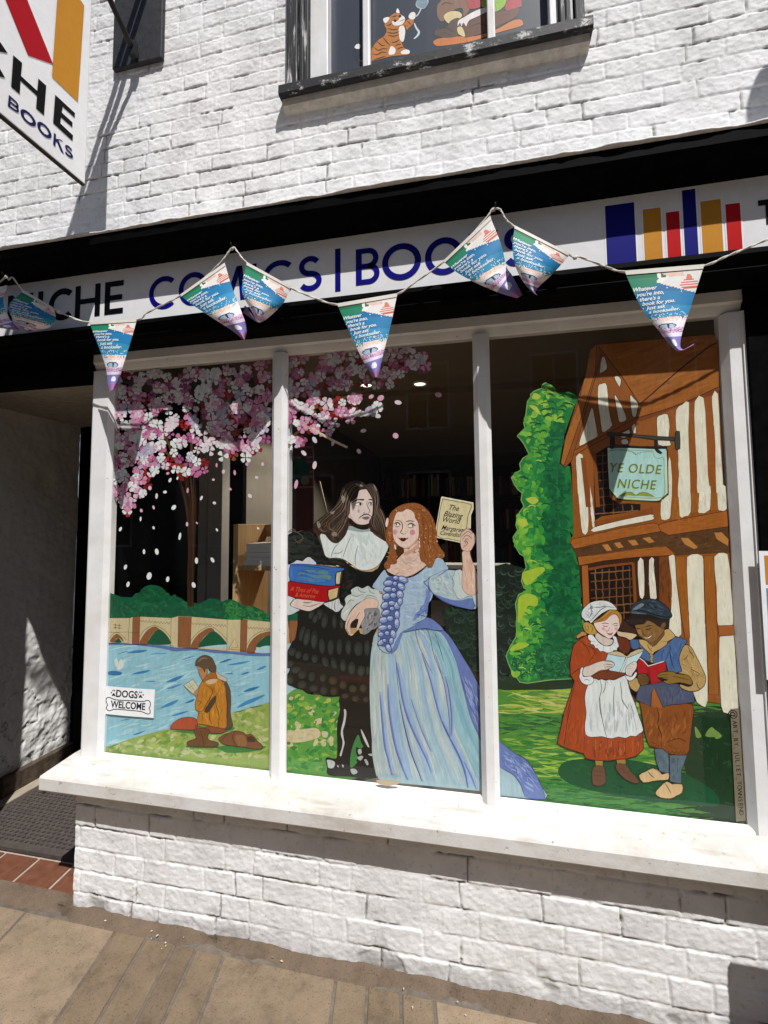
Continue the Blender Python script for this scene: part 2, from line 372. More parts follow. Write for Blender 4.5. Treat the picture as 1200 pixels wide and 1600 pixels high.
def value_noise(x, z, seed):
    T = np.random.default_rng(seed).random((256, 256)); xi = np.floor(x).astype(int); zi = np.floor(z).astype(int)
    fx, fz = x-xi, z-zi; fx = fx*fx*(3-2*fx); fz = fz*fz*(3-2*fz)
    a, b_, c, d = T[xi % 256, zi % 256], T[(xi+1) % 256, zi % 256], T[xi % 256, (zi+1) % 256], T[(xi+1) % 256, (zi+1) % 256]
    return (a*(1-fx)+b_*fx)*(1-fz)+(c*(1-fx)+d*fx)*fz
def fbm(x, z, sc, seed, o=4, gain=.5):
    s = 0; a = 1; tot = 0
    for i in range(o): s = s+a*value_noise(x*sc+31.7*i, z*sc+17.3*i, seed+i); tot += a; a *= gain; sc *= 2.03
    return s/tot-.5
def sstep(e0, e1, x): t = np.clip((x-e0)/(e1-e0), 0, 1); return t*t*(3-2*t)
def relief(name, parent, u0, u1, z0, z1, step, hfun, place, mat_, hole=None):
    """a wall face built as a fine relief: hfun(u, z) -> (height towards the street, dirt)"""
    nu, nz = int((u1-u0)/step)+1, int((z1-z0)/step)+1
    U, Z = np.meshgrid(np.linspace(u0, u1, nu), np.linspace(z0, z1, nz), indexing='ij')
    H, D = hfun(U, Z); co = place(U, Z, H).reshape(-1, 3)
    idx = np.arange(nu*nz).reshape(nu, nz)
    q = np.stack([idx[:-1, :-1], idx[1:, :-1], idx[1:, 1:], idx[:-1, 1:]], -1)
    if hole is not None:
        uc, zc = (U[:-1, :-1]+U[1:, 1:])/2, (Z[:-1, :-1]+Z[1:, 1:])/2
        keep = ~((uc > hole[0]) & (uc < hole[1]) & (zc > hole[2]) & (zc < hole[3])); q = q[keep]
    q = q.reshape(-1, 4)
    me = bpy.data.meshes.new(name); me.vertices.add(len(co)); me.vertices.foreach_set('co', co.astype(np.float32).ravel())
    me.loops.add(q.size); me.loops.foreach_set('vertex_index', q.ravel().astype(np.int32)); me.polygons.add(len(q))
    me.polygons.foreach_set('loop_start', np.arange(0, q.size, 4, dtype=np.int32)); me.polygons.foreach_set('use_smooth', np.ones(len(q), bool)); me.update(calc_edges=True)
    a = me.attributes.new('dirt', 'FLOAT', 'POINT'); a.data.foreach_set('value', D.astype(np.float32).ravel()); me.validate()
    return link(name, me, parent, mat_)
def bricks(U, Z, zref, course, seed, wid=(.222, .108), joint=.0055, depth=.0030, rough=1.0):
    Zw = Z+.009*fbm(U, Z, 1.6, seed+1, 2)*2; Uw = U+.008*fbm(U, Z, 7, seed+2, 2)*2
    row = np.floor((Zw-zref)/course).astype(int); v = (Zw-zref)/course-row
    dv = np.full(U.shape, 1.0); bid = np.zeros(U.shape)
    for r in range(row.min(), row.max()+1):
        rr = random.Random(seed*1000+r); x = U.min()-.6-rr.random()*.33; js = [x]; k = rr.randint(0, 1)
        while x < U.max()+.4: x += wid[k % 2]*rr.uniform(.93, 1.07); js.append(x); k += 1 if rr.random() < .93 else 0
        js = np.array(js); msk = row == r; xs = Uw[msk]; i = np.searchsorted(js, xs); i = np.clip(i, 1, len(js)-1)
        dv[msk] = np.minimum(xs-js[i-1], js[i]-xs); bid[msk] = (i*37+r*101) % 251
    dh = np.minimum(v, 1-v)*course
    edge = np.minimum(dh, dv)+.0028*fbm(U, Z, 60, seed+3, 3)*2
    prof = sstep(.0008, joint, edge)
    br = np.random.default_rng(seed).random(256)[bid.astype(int) % 256]-.5; br2 = np.random.default_rng(seed+9).random(256)[bid.astype(int) % 256]-.5
    keepj = sstep(-.28, .12, fbm(U, Z, 3.2, seed+4, 3))          # some joints are filled flush with paint
    h = -(1-prof)*depth*(.35+.65*keepj)+prof*(br*.003+br2*.003*(v-.5))
    h = h+rough*(.0022*fbm(U, Z*1.5, 24, seed+5, 4, .55)*2+.0035*fbm(U, Z, 4, seed+6, 2)*2+.0022*fbm(U, Z*1.4, 75, seed+7, 3, .6)*2)
    crack = sstep(.0032, .0008, edge)*sstep(.0, .16, fbm(U, Z, 9, seed+8, 3))
    h = h-crack*.004
    return h, crack*.75
# ================================================================== the ground
GZ = .262                                                   # pavement level at the wall
def gz(x, y): return GZ-.008*(x+.6)+.02*(y+.05)             # it falls towards the kerb
mb = MB(); mb.add([(-60, -120, -.02), (60, -120, -.02), (60, 40, -.02), (-60, 40, -.02)], [(0, 1, 2, 3)])
tag(mb.build('ground', M['asphalt']), kind='structure')
mb = MB()
mb.add([(-20, -2.7, gz(-20, -2.7)-.0042), (20, -2.7, gz(20, -2.7)-.0042), (20, .0, gz(20, 0)-.0042), (-20, .0, gz(-20, 0)-.0042)], [(0, 1, 2, 3)], lin('#54493c'), 1)
def slab(x0, x1, y0, y1, col):
    """one paving slab with worn, rounded edges; joints run slightly askew to the wall"""
    sk = -.2; dz = R_.uniform(-.0012, .0012); i = .004
    q = []
    for e, dzz in ((0, -.007), (.0015, -.002), (i, 0)):
        for xx, yy in ((x0+e, y0+e), (x1-e, y0+e), (x1-e, y1-e), (x0+e, y1-e)):
            X = xx+(yy+.1)*sk; q.append((X, yy, gz(X, yy)+dz+dzz))
    fs = [(8, 9, 10, 11)]
    for r in (0, 4): fs += [(r+k, r+(k+1) % 4, r+4+(k+1) % 4, r+4+k) for k in range(4)]
    mb.add(q, fs, lin(col), 0)
row = 0; y = -.098
edges0 = [-2.6, -2.25, -1.95, -1.598, -1.235, -1.118, -1.012, -.936, -.838, -.472, -.375, -.275, -.18, .17, .27, .37, .72, 1.1, 1.5, 2.0]
while y > -2.55:
    d = .52 if row % 2 == 0 else .44
    if row == 0: ed = edges0
    else:
        ed = [-6]; 
        while ed[-1] < 6: ed.append(ed[-1]+R_.choice([.1, .1, .36, .44, .6]))
    for a, b_ in zip(ed[:-1], ed[1:]):
        big = (b_-a) > .2
        slab(a+.003, b_-.003, y-d+.004, y, R_.choice(['#857562', '#7c6d5b', '#8c7c68'] if big else ['#736452', '#6b5d4d', '#786957']))
    y -= d; row += 1
o = mb.build('pavement', [M['paving'], M['grout']]); tag(o, kind='structure')
# strip of smeared mortar and grime where the wall meets the slabs
rr = random.Random(3); mb = MB(); vs = []; n = 220
for i in range(n+1):
    x = -2.3+i*3.6/n; w_ = .034+.014*math.sin(x*9)+.008*math.sin(x*31+1)+rr.uniform(-.007, .007)
    for k, (yy, zz) in enumerate(((-.02, .016), (-.06, .010+.004*math.sin(x*23)), (-.05-w_*.6, .0045), (-.05-w_-.01, -.004))):
        vs.append((x, yy, gz(x, yy)+zz+rr.uniform(-.001, .001)))
mb.add(vs, [(i*4+k, i*4+4+k, i*4+5+k, i*4+1+k) for i in range(n) for k in range(3)], lin('#65574a'), 0, True)
tag(mb.build('mortar_fillet', M['paving']), kind='structure')
mb = MB(); mb.box(-20, 20, -2.86, -2.7, 0, gz(0, -2.7)-.002, .008, lin('#8d867c'))
tag(mb.build('kerb', M['paving']), kind='structure')
mb = MB(); mb.add([(-40, -9.2, .07), (40, -9.2, .07), (40, -2.8, .07), (-40, -2.8, .07)], [(0, 1, 2, 3)]); tag(mb.build('road', M['asphalt']), kind='structure')
mb = MB(); mb.box(-40, 40, -11.4, -9.2, 0, .18, .01, lin('#8d8070')); tag(mb.build('far_pavement', M['paving']), kind='structure')
# scraps blown against the wall
mb = MB(); rr = random.Random(11)
for i in range(34):
    x = rr.uniform(-1.5, .7); y = -.075-abs(rr.gauss(0, .035)); 
    if rr.random() < .2: y = rr.uniform(-.5, -.1)
    s_ = rr.uniform(.002, .006); a = rr.uniform(0, 6.28); c, s2 = math.cos(a), math.sin(a); z = gz(x, y)+.006
    mb.add([(x+c*s_, y+s2*s_, z), (x-s2*s_*.4, y+c*s_*.4, z+.003), (x-c*s_, y-s2*s_, z+.001), (x+s2*s_*.4, y-c*s_*.4, z)], [(0, 1, 2, 3)])
tag(mb.build('leaf_litter', M['leaf_litter']), 'dry leaf scraps and paint flakes on the pavement along the white wall', 'litter', kind='stuff')

# ================================================================== the shop building
B = thing('shop_building', (0, .05, .26), 'white painted brick shop with black shopfront and a painted display window', 'building')
WX0, WX1 = -.675, .322                                       # opening of the upstairs window
relief('brick_wall', B, -2.9, 1.5, 2.60, 4.15, .0037, lambda U, Z: bricks(U, Z, 2.62, .0612, 5, rough=.72, depth=.0027),
       lambda U, Z, H: np.stack([U, .05-H, Z], -1), M['masonry'], (WX0, WX1, 3.17, 9))
mb = MB(); mb.box(-9, -2.9, .05, .5, 0, 6.5); mb.box(1.5, 9, .05, .5, 0, 6.5); mb.box(-2.9, 1.5, .05, .5, 4.15, 6.5); mb.box(-2.9, WX0-.02, .075, .5, 2.6, 4.15); mb.box(WX1+.02, 1.5, .075, .5, 2.6, 4.15)
mb.box(WX0-.02, WX1+.02, .075, .5, 2.6, 3.16); mb.build('outer_wall', M['masonry'], B)
# stall riser below the window
def riser(U, Z):
    h, d = bricks(U, Z, .245, .0745, 21, depth=.0034, rough=.62)
    low = sstep(.42, .26, Z); h = h+low*.006*fbm(U, Z, 14, 77, 4)*2
    flake = sstep(.1, .22, fbm(U, Z, 8, 90, 4))*sstep(.40, .28, Z); h = h-flake*.006
    stain = sstep(.345, .262, Z+.05*fbm(U, Z, 11, 55, 4))*.55
    sill_grime_shade = sstep(.675, .69, Z);  # brown grime strip, with the shade under the sill painted in as well
    return h, np.clip(d+stain*.6+flake*.25+sill_grime_shade*.45+.22*sstep(.60, .69, Z), 0, 1)
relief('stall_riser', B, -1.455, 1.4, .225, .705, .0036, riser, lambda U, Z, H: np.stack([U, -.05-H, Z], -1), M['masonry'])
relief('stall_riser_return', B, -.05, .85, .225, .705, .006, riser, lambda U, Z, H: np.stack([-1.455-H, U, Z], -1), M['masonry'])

# ---- shopfront cornice, header and pilasters (black joinery)
mb = MB()
mb.extrude([(.06, 2.648), (-.150, 2.648), (-.152, 2.612), (-.140, 2.596), (-.112, 2.588), (-.082, 2.574), (-.062, 2.564), (.06, 2.564)], -2.9, 1.6)
mb.build('cornice', M['black'], B)
mb = MB(); mb.extrude([(.06, 2.337), (-.100, 2.337), (-.112, 2.333), (-.115, 2.318), (-.104, 2.308), (-.096, 2.296), (-.100, 2.285), (-.094, 2.272), (.06, 2.272)], -2.9, 1.6)
mb.build('fascia_ledge', M['black'], B)
mb = MB(); mb.box(-2.9, 1.6, -.052, .06, 2.338, 2.563); mb.build('fascia_backing', M['black'], B)
mb = MB(); mb.box(-2.9, -1.498, -.006, .05, 2.168, 2.2715, .003); mb.build('door_header', M['black'], B)
mb = MB(); mb.box(-2.9, -2.03, -.075, -.0065, .27, 2.2715, .004); mb.build('pilaster', M['black'], B)
mb = MB(); mb.box(.734, 1.25, -.015, .1, .7, 2.2715, .003); mb.box(.80, 1.19, -.024, -.0155, .8, 2.2, .002); mb.build('pilaster', M['black'], B)
# lead and mortar flashing lying on the cornice, with a ragged front edge
rr = np.random.default_rng(4); n = 620; xs = np.linspace(-2.9, 1.6, n); vs = []
e1 = fbm(xs, xs*0, 3.1, 40, 4)+.9*fbm(xs, xs*0+3, 16, 44, 3); e2 = fbm(xs, xs*0+9, 30, 48, 3)
for i, x in enumerate(xs):
    f = -.156-.010*max(0, e1[i]+.25)-.006*e2[i]; t = .006+.006*(e1[i]+.4)+.004*e2[i]
    for yy, zz in ((.07, 2.6485), (f+.012, 2.6485), (f, 2.6487), (f-.001, 2.6487+t*.6), (f+.012, 2.649+t), (f+.06, 2.655+t*.9), (.0, 2.668+.008*e2[i]), (.07, 2.70+.01*e1[i])): vs.append((x, yy, zz))
mb = MB(); mb.add(vs, [(i*8+k, i*8+8+k, i*8+8+(k+1) % 8, i*8+(k+1) % 8) for i in range(n-1) for k in range(8)], None, 0, True); mb.build('flashing', M['lead'], B)

# ---- the display window
GY = .022                                                    # plane of the glass
def frame_bar(x0, x1, z0, z1, y0, y1, ch, chl=None, chr_=None):
    """upright with chamfered front corners"""
    mbx = MB(); a, b_ = chl or ch, chr_ or ch; 
    pr = [(x0, y1), (x0, y0+a[1]), (x0+a[0], y0), (x1-b_[0], y0), (x1, y0+b_[1]), (x1, y1)]
    n = len(pr); mbx.add([(p[0], p[1], z0) for p in pr]+[(p[0], p[1], z1) for p in pr], [(i, (i+1) % n, n+(i+1) % n, n+i) for i in range(n)]+[tuple(range(n))[::-1], tuple(range(n, 2*n))]); return mbx
fr_ = frame_bar(-1.497, -1.411, .742, 2.2055, 0, .045, (.004, .004), (.006, .003), (.013, .019))
fr_.extrude([(.045, 2.2705), (.0, 2.2705), (-.001, 2.238), (.006, 2.232), (.010, 2.222), (.017, 2.209), (.0205, 2.206), (.045, 2.206)], -1.4965, .734)
f2 = frame_bar(.678, .733, .742, 2.2055, -.001, .045, (.008, .008), (.016, .021), (.003, .003)); f2.box(.727, .7338, -.006, -.0012, .742, 2.2055)
fr_.add(f2.v, f2.f)
W = fr_.build('shop_window', M['joinery'], B); W['label'] = 'white framed three pane display window with scenes painted on the glass'
mb = MB()
mb.extrude([(-.118, .738), (-.122, .732), (-.122, .694), (-.116, .688), (-.03, .690), (-.03, .70), (.10, .70), (.10, .752), (.018, .7515)], -1.540, .86)
sill = mb.build('sill', M['sill'], W)
bm = bmesh.new(); bm.from_mesh(sill.data); bmesh.ops.bevel(bm, geom=[e for e in bm.edges if abs(e.verts[0].co.x-e.verts[1].co.x) < 1e-4 and e.verts[0].co.y < -.1 and e.verts[1].co.y < -.02], offset=.010, segments=3, affect='EDGES'); bm.to_mesh(sill.data); bm.free()
for x0, x1 in ((-.744, -.685), (-.038, .016)):
    mb = frame_bar(x0, x1, .740, 2.212, -.004, .0205, (.015, .016)); mb.box(x0+.002, x1-.002, .034, .060, .73, 2.24); mb.build('mullion', M['joinery'], W)
mb = MB()
for x0, x1 in ((-1.43, -.744), (-.685, -.038), (.016, .689)):
    mb.extrude([(.0205, .735), (.002, .735), (.004, .752), (.011, .7615), (.0205, .765)], x0, x1)
mb.build('bottom_bead', M['joinery'], W)
panes = []
for x0, x1 in ((-1.45, -.715), (-.714, -.012), (-.011, .71)):
    mb = MB(); mb.add([(x0, GY, .735), (x1, GY, .735), (x1, GY, 2.23), (x0, GY, 2.23)], [(0, 1, 2, 3)]); panes.append(mb.build('pane', M['glass'], W))
# chipped putty
mb = MB(); q = [at(x, y, 1, .0028) for x, y in P('587,1219 595,1218 627,1221 620,1226 606,1228 592,1225')]; mb.add(q, [tuple(range(6))], lin('#a8937a')); mb.add([(v.x, v.y-.0012, v.z) for v in q], [tuple(range(6))], lin('#b9a68c'))
mb.build('chipped_putty', M['print'], W)

# ---- doorway recess
def plaster(U, Z):
    low = sstep(1.3, .45, Z); h = .010*fbm(U, Z, 7, 60, 4)*2+.0035*fbm(U, Z, 40, 64, 4)*2*(.5+low)
    ck = np.abs(fbm(U, Z, 6, 70, 5)); cr = sstep(.012, .002, ck)*sstep(1.15, .7, Z); h = h-cr*.006+low*.008*fbm(U, Z, 13, 80, 5)*2
    return h, np.clip(cr*.6+sstep(.45, .36, Z)*.3, 0, 1)
relief('reveal_wall', B, .02, .80, .26, 2.24, .006, plaster, lambda U, Z, H: np.stack([-2.37+H, U, Z], -1), M['reveal'])
mb = MB(); mb.box(-2.36, -2.345, .0, .26, .27, 2.19); mb.build('door_lining', M['black'], B)
mb = MB(); mb.box(-2.37, -2.335, .401, .80, .272, .375, .004); mb.build('skirting', M['dirty_timber'], B)
mb = MB(); mb.box(-2.335, -2.275, .15, .80, .262, .288, .004); mb.build('threshold_batten', M['pale_timber'], B)
mb = MB(); mb.box(-2.9, -1.456, .0505, 1.0, 2.195, 2.62); mb.build('doorway_ceiling', M['sill_stone'], B)
mb = MB(); mb.box(-2.37, -1.3, .802, .84, .27, 2.19); mb.box(-2.32, -2.24, .775, .801, .27, 2.15, .004); mb.box(-2.2395, -1.5, .775, .801, 2.07, 2.15, .004); mb.box(-2.2, -2.08, .79, .8015, .4, 2.0)
door = mb.build('door', M['black'], B)
mb = MB(); mb.box(-1.5, -1.452, .0455, .0995, .705, 2.271); mb.box(-1.5, -1.456, .0996, .80, .705, 2.19); mb.build('side_panel', M['black'], B)
# quarry tiles in front of the mat
mb = MB(); mb.box(-2.9, -1.44, -.05, .9, .1, .267, 0, None, 1)
x = -1.45
while x > -2.8:
    for y0, y1 in ((-.046, .122), (.130, .29), (.298, .46)):
        sk = -.12; q = [(x-.158+(y0*sk), y0), (x+(y0*sk), y0), (x+(y1*sk), y1), (x-.158+(y1*sk), y1)]
        vs = [(a, b_, .2665) for a, b_ in q]+[(a+(.004 if k in (0, 3) else -.004), b_+(.004 if k < 2 else -.004), .272) for k, (a, b_) in enumerate(q)]
        mb.add(vs, [(4, 5, 6, 7)]+[(k, (k+1) % 4, 4+(k+1) % 4, 4+k) for k in range(4)], None, 0)
    x -= .167
mb.build('tiled_threshold', [M['quarry_tile'], M['tile_mortar']], B)

# ---- the room behind the glass
mb = MB(); mb.box(-1.455, 3.0, .12, 4.6, .2, .30); mb.build('shop_floor', M['shop_floor'], B)
mb = MB(); mb.box(-1.455, 3.0, .105, 4.6, 2.50, 2.56); mb.box(-1.455, 3.0, 1.55, 1.62, 2.46, 2.50); mb.build('shop_ceiling', M['shop_ceiling'], B)
mb = MB(); mb.box(-1.455, 3.0, 4.6, 4.7, .2, 2.6); mb.box(-1.4555, -1.41, .1015, .8395, 2.1905, 2.5); mb.box(3.0, 3.1, .1, 4.7, .2, 2.6); mb.box(-1.4555, -1.40, .84, 4.6, .2, 2.6); mb.box(.74, 3.0, .101, .15, .2, 2.5); mb.build('shop_inner_wall', M['shop_wall'], B)
mb = MB(); mb.box(-1.44, .72, .15, .55, .60, .66); mb.box(-1.44, .72, .06, .15, .62, .735); mb.build('window_bed', M['dark_shelving'], B)
mb = MB(); mb.box(-1.362, -1.322, .50, .58, .661, 2.36); mb.box(-1.3215, -1.247, .515, .58, .661, 2.36); mb.build('column', M['column_paint'], B)
# ================================================================== the painted glass
# --- left pane: river, bridge, bank
Wf = (150, 890, 4)
a = Art(1, .0272)
a.p('#93c4d3', '68,440 1090,440 1095,1250 20,1250', Wf, 1)
a.strokes('70,470 500,495 820,515 1080,530 1080,830 860,890 640,960 380,1010 60,1105', ['#9fcbd8', '#86bbd0', '#aad3dc', '#b4d6dc', '#8cc0cc'], 260, 26, 3.2, -17, Wf, .3, 6, 1)
for s_ in ('75,640 110,632 160,642 150,660 85,660', '190,522 250,505 320,503 280,520', '220,655 280,635 340,628 300,648', '300,702 360,695 365,702', '435,705 500,672 550,662 500,695', '440,745 500,722 540,715 480,742',
           '400,868 450,835 515,812 480,845', '555,835 590,815 615,808 600,828', '470,915 530,892 580,885 520,908', '230,1032 290,1010 310,1006 260,1030', '540,562 590,545 620,538 570,560', '770,580 820,560 850,560 800,580',
           '820,597 890,580 970,570 900,592', '1000,628 1040,605 1065,602 1040,622', '905,655 940,640 960,640 930,655', '920,765 960,742 1025,730 980,755', '880,865 940,820 1060,780 1000,820 930,850', '870,795 900,782 930,775',
           '330,530 390,522 450,524', '150,945 190,935 215,938', '130,530 180,512 200,512', '800,650 850,647 850,655', '690,545 700,540 705,548'):
    q = P(s_, Wf); a.p(R_.choice(['#2f7fb3', '#3a8abb', '#2873a6']), q, None, 3)
for s_ in ('90,500 180,482 300,470', '640,488 720,478 810,492', '400,620 480,600 520,585', '380,770 440,735 500,705', '700,720 780,690', '560,560 640,545', '150,760 260,720', '860,700 960,660', '120,900 200,880', '240,840 330,800'):
    a.l('#c3dfe2', 6, s_, Wf)
a.p('#6375ac', '72,458 180,462 330,468 460,480 520,492 640,486 740,500 830,512 940,520 1085,524 1085,540 960,540 850,528 740,522 620,505 500,512 420,495 300,478 180,470 72,472', Wf)
for s_ in ('115,570 130,555 140,600 125,610', '150,570 160,560 175,600 150,625 130,620', '170,575 180,570 182,582'): a.p('#d8dcd2', s_, Wf)
water = a
# grass bank
a.p('#93a956', '40,1112 120,1090 220,1055 380,1012 520,985 640,962 760,925 860,892 960,862 1095,826 1095,1250 20,1250', Wf, 1)
def gcol(x, y, rr): return rr.choice(['#a9b56a', '#8aa548', '#7c9c40', '#bcc08a', '#6f963e', '#b3b878', '#9aad52'])
a.strokes('60,1115 220,1065 380,1020 640,970 860,900 1085,836 1085,1190 60,1150', gcol, 330, 13, 6, -10, Wf, .5, 25, 2)
a.p('#3b7f3d', '560,1108 600,1095 760,1105 850,1095 1040,1100 1050,1118 960,1140 820,1145 760,1118 640,1118', Wf)
a.p('#3b7f3d', '480,1008 560,1005 640,1000 850,985 855,1000 760,1030 700,1030 560,1022', Wf)
for s_ in ('860,892 900,886 930,875', '960,862 1000,858 1040,848', '85,1112 110,1100 140,1092'): a.l('#3c5a35', 5, s_, Wf)
a.build('painted_river_bank', M['paint'], W)
# trees and bridge
a = Art(1, .0264)
a.p('#125838', '75,310 82,160 100,150 150,168 190,172 225,172 245,150 275,142 290,118 320,100 345,96 380,100 410,112 440,140 455,160 490,166 530,178 560,200 600,205 640,212 670,200 700,185 730,178 770,190 790,200 815,188 850,188 890,205 915,222 940,230 970,226 1010,240 1050,262 1095,290 1095,330 600,316 75,322', Wf, 3)
a.strokes('85,165 190,178 245,155 300,115 380,104 440,145 530,182 640,218 720,185 800,205 800,315 85,310', ['#0d4a30', '#18653f', '#145c3a', '#0f5234', '#1d6b45'], 230, 9, 3.6, 0, Wf, 1.2, 60, 3)
a.strokes('790,205 850,190 915,224 970,230 1090,292 1090,325 800,315', ['#2d7a3c', '#418a43', '#1d6438', '#357f3d'], 120, 8, 3, 0, Wf, 1.2, 60, 4)
a.p('#cdbd94', '74,302 215,302 230,294 275,293 470,302 515,290 600,294 820,312 905,312 950,312 1095,326 1180,335 1180,535 1085,522 990,520 820,508 630,492 500,488 465,470 325,468 225,466 160,456 74,458', Wf, 1)
BR, LC = '#8f5a36', '#33261a'
for s_ in ('230,295 275,294 270,466 226,464', '515,294 597,297 590,490 511,484', '905,313 946,315 940,516 900,514'): a.po(BR, s_, Wf, LC, .5, 1)
for s_ in ('273,466 285,430 310,392 340,366 368,356 395,372 372,386 345,412 330,440 325,467', '593,490 605,450 640,405 690,372 722,366 740,384 700,398 668,428 648,460 634,492', '944,518 955,470 985,430 1030,400 1095,386 1095,412 1050,420 1020,450 1000,482 994,519', '88,450 100,425 128,402 150,414 165,430 172,452 150,430 135,426 122,438 116,454'): a.po(BR, s_, Wf, LC, .4, 2)
for s_ in ('326,467 332,440 348,412 376,384 395,372 425,392 450,420 464,446 460,467', '640,490 652,455 676,424 706,396 738,384 770,406 800,438 818,468 760,474 700,478', '1000,484 1022,450 1052,422 1095,412 1095,480', '118,455 126,438 140,427 152,440 160,455'): a.p('#14583a', s_, Wf, 2)
for s_ in ('640,490 700,478 818,468 818,490 740,486', '1000,500 1040,480 1095,478 1095,520 1000,520'): a.p('#a9cfd8', s_, Wf, 2)
for s_ in ('273,420 300,380 335,358 365,348 400,362 440,390 466,425', '592,446 630,398 680,366 716,356 752,372 790,406 820,440', '944,470 975,420 1030,388 1095,376', '84,430 110,400 134,392 160,408 190,440'): a.l(LC, 2.2, s_, Wf, 3, 0)
for s_ in ('75,302 215,302 230,294 275,293 470,302 515,290 600,294 820,312 905,312 1095,326', '210,302 200,460', '470,302 466,488', '820,312 818,508', '74,392 200,390 230,396 270,394', '74,458 226,466 325,468', '500,488 640,492', '818,498 900,502 990,520', '830,492 868,428 890,486 830,492'): a.l(LC, 2, s_, Wf, 1, 0)
for x0, x1, y0, y1 in ((278, 462, 320, 334), (600, 815, 336, 350), (948, 1090, 362, 370)):
    n = int((x1-x0)/9); a.l(LC, 3, [(x0+(x1-x0)*i/n, y0+(y1-y0)*i/n+(8 if i % 2 else -5)) for i in range(n+1)], Wf, 1, 0)
for s_ in ('108,345 158,350', '108,362 160,366', '122,336 120,374', '146,338 144,374'): a.l(LC, 3, s_, Wf, 1, 0)
a.build('painted_bridge', M['paint'], W)
# reader on the bank
Q = (260, 1010, 7.0588); a = Art(1, .0256); O = '#2a1a10'
a.po('#7b5030', '575,1015 640,970 690,955 760,930 850,950 880,975 940,970 1000,1040 1055,1090 1045,1130 960,1130 870,1115 750,1100 650,1085 600,1060', Q, O, .7)
for s_ in ('760,935 730,990 740,1040 780,1105', '690,960 640,1000 610,1045', '880,975 900,1010 960,1040', '910,1030 960,1000 1000,1060'): a.l(O, 6, s_, Q)
a.p('#94653c', '760,990 860,985 880,1090 790,1090', Q); a.p('#4a2f1c', '890,1010 940,990 980,1050 900,1050', Q)
a.po('#b04f30', '40,905 80,840 170,790 310,788 345,860 320,915 200,920 110,915', Q, O, .7)
a.po('#8a4c30', '330,870 400,890 480,880 560,890 650,900 640,945 560,962 470,945 330,910', Q, O, .6)
a.po('#6f4627', '310,915 470,915 455,1000 480,1035 570,1062 560,1100 470,1110 400,1105 360,1105 240,1092 232,1050 300,1025 325,1000', Q, O, .7)
for s_ in ('370,920 400,1020 410,1100', '360,1050 350,1100', '440,930 420,980', '330,930 380,1000'): a.l(O, 6, s_, Q)
a.po('#5e493a', '640,395 700,470 712,600 708,740 730,850 725,890 650,915 640,800', Q, O, .5)
a.po('#bd7c22', '372,420 420,350 470,345 560,345 620,390 660,480 668,600 665,760 660,895 560,893 490,880 430,865 345,850 345,770 360,730 320,690 318,620 340,545 355,470', Q, O, .7)
a.strokes('400,440 560,360 630,420 650,600 650,860 500,870 360,840 340,650', ['#c98a2a', '#b06f1c', '#a5661a', '#cf9234', '#b87820'], 80, 12, 2.2, 85, Q, .3, 14, 5)
a.po('#c9b7a4', '545,270 590,310 660,350 668,380 650,388 590,365 560,340', Q, O, .5); a.po('#a86528', '400,385 440,325 520,275 560,345 480,355 430,390', Q, O, .5)
a.p('#d3b58c', '430,390 500,360 560,365 545,395 480,420', Q); a.p('#4c3c2a', '425,690 530,545 545,600 470,720 430,730', Q)
for s_ in ('430,430 490,460 505,520 440,640 400,710 350,718', '345,600 385,610 345,660', '535,560 550,650 580,760 575,890', '480,700 475,790 500,850', '400,750 390,860', '520,540 430,690', '650,470 670,640 665,860', '350,740 420,740'): a.l(O, 7, s_, Q)
a.po('#b8845a', '348,215 420,240 455,275 440,320 402,370 375,335 355,285', Q, O, .5)
a.po('#5f4b38', '318,205 330,150 380,108 440,98 500,125 530,180 550,240 530,285 480,270 460,240 430,250 420,285 400,245 350,215', Q, O, .6)
a.l('#8f8270', 12, '350,170 400,130 450,135', Q); a.e('#b27a50', 442, 262, 14, 20, 20, Q)
for s_ in ('345,255 400,262', '380,320 400,325', '360,285 368,300'): a.l(O, 6, s_, Q)
a.po('#cfcdb2', '190,430 290,362 350,440 328,548 262,500', Q, '#3c3a2a', .6, 1); a.p('#b8845a', '300,520 335,470 350,500 330,550', Q)
for s_ in ('245,395 310,490', '220,425 255,455 300,420', '200,440 275,540', '262,470 300,460'): a.l('#3c3a2a', 5, s_, Q, 1)
a.build('painted_reader', M['paint'], W)

# --- cherry blossom across the first two panes
a = Art(1, .0262)
rb = random.Random(42)
trunk = P('285,720 318,720 312,790 308,850 306,945 292,945 293,870 284,800 272,750')
for i in range(24):
    x = 282+i*1.2; s0 = rb.uniform(-3, 3); a.l(rb.choice(['#3a2412', '#4a2e18', '#2a1a0c', '#523418', '#22150b']), rb.uniform(.8, 2.2), [(x-6+s0, 735+rb.uniform(-20, 30)), (x*.6+120+s0*.5, 790), (x*.35+196, 850), (x*.32+203, 900+rb.uniform(0, 20)), (x*.32+203, 948)])
for s_ in ('283,745 262,690 235,640 205,600', '300,730 300,680 312,630 330,580', '300,720 330,690 380,670 425,652', '290,735 250,700 215,690', '425,660 470,640 520,625 585,612', '448,600 520,585 600,572 668,560', '448,690 470,672 500,655'):
    a.l('#5b3a1e', 4, s_, None, 4, .3)
REG = [P('184,586 240,580 300,576 360,571 421,566 421,690 404,706 385,720 360,712 338,722 318,742 298,748 276,738 256,728 240,742 226,768 208,788 196,806 182,792 181,700'), P('448,556 500,552 560,548 600,552 640,546 660,552 672,562 655,590 620,598 600,606 560,604 520,606 490,610 448,622'), P('448,622 480,612 520,622 560,620 592,634 585,645 560,650 540,662 520,676 490,684 470,692 448,702')]
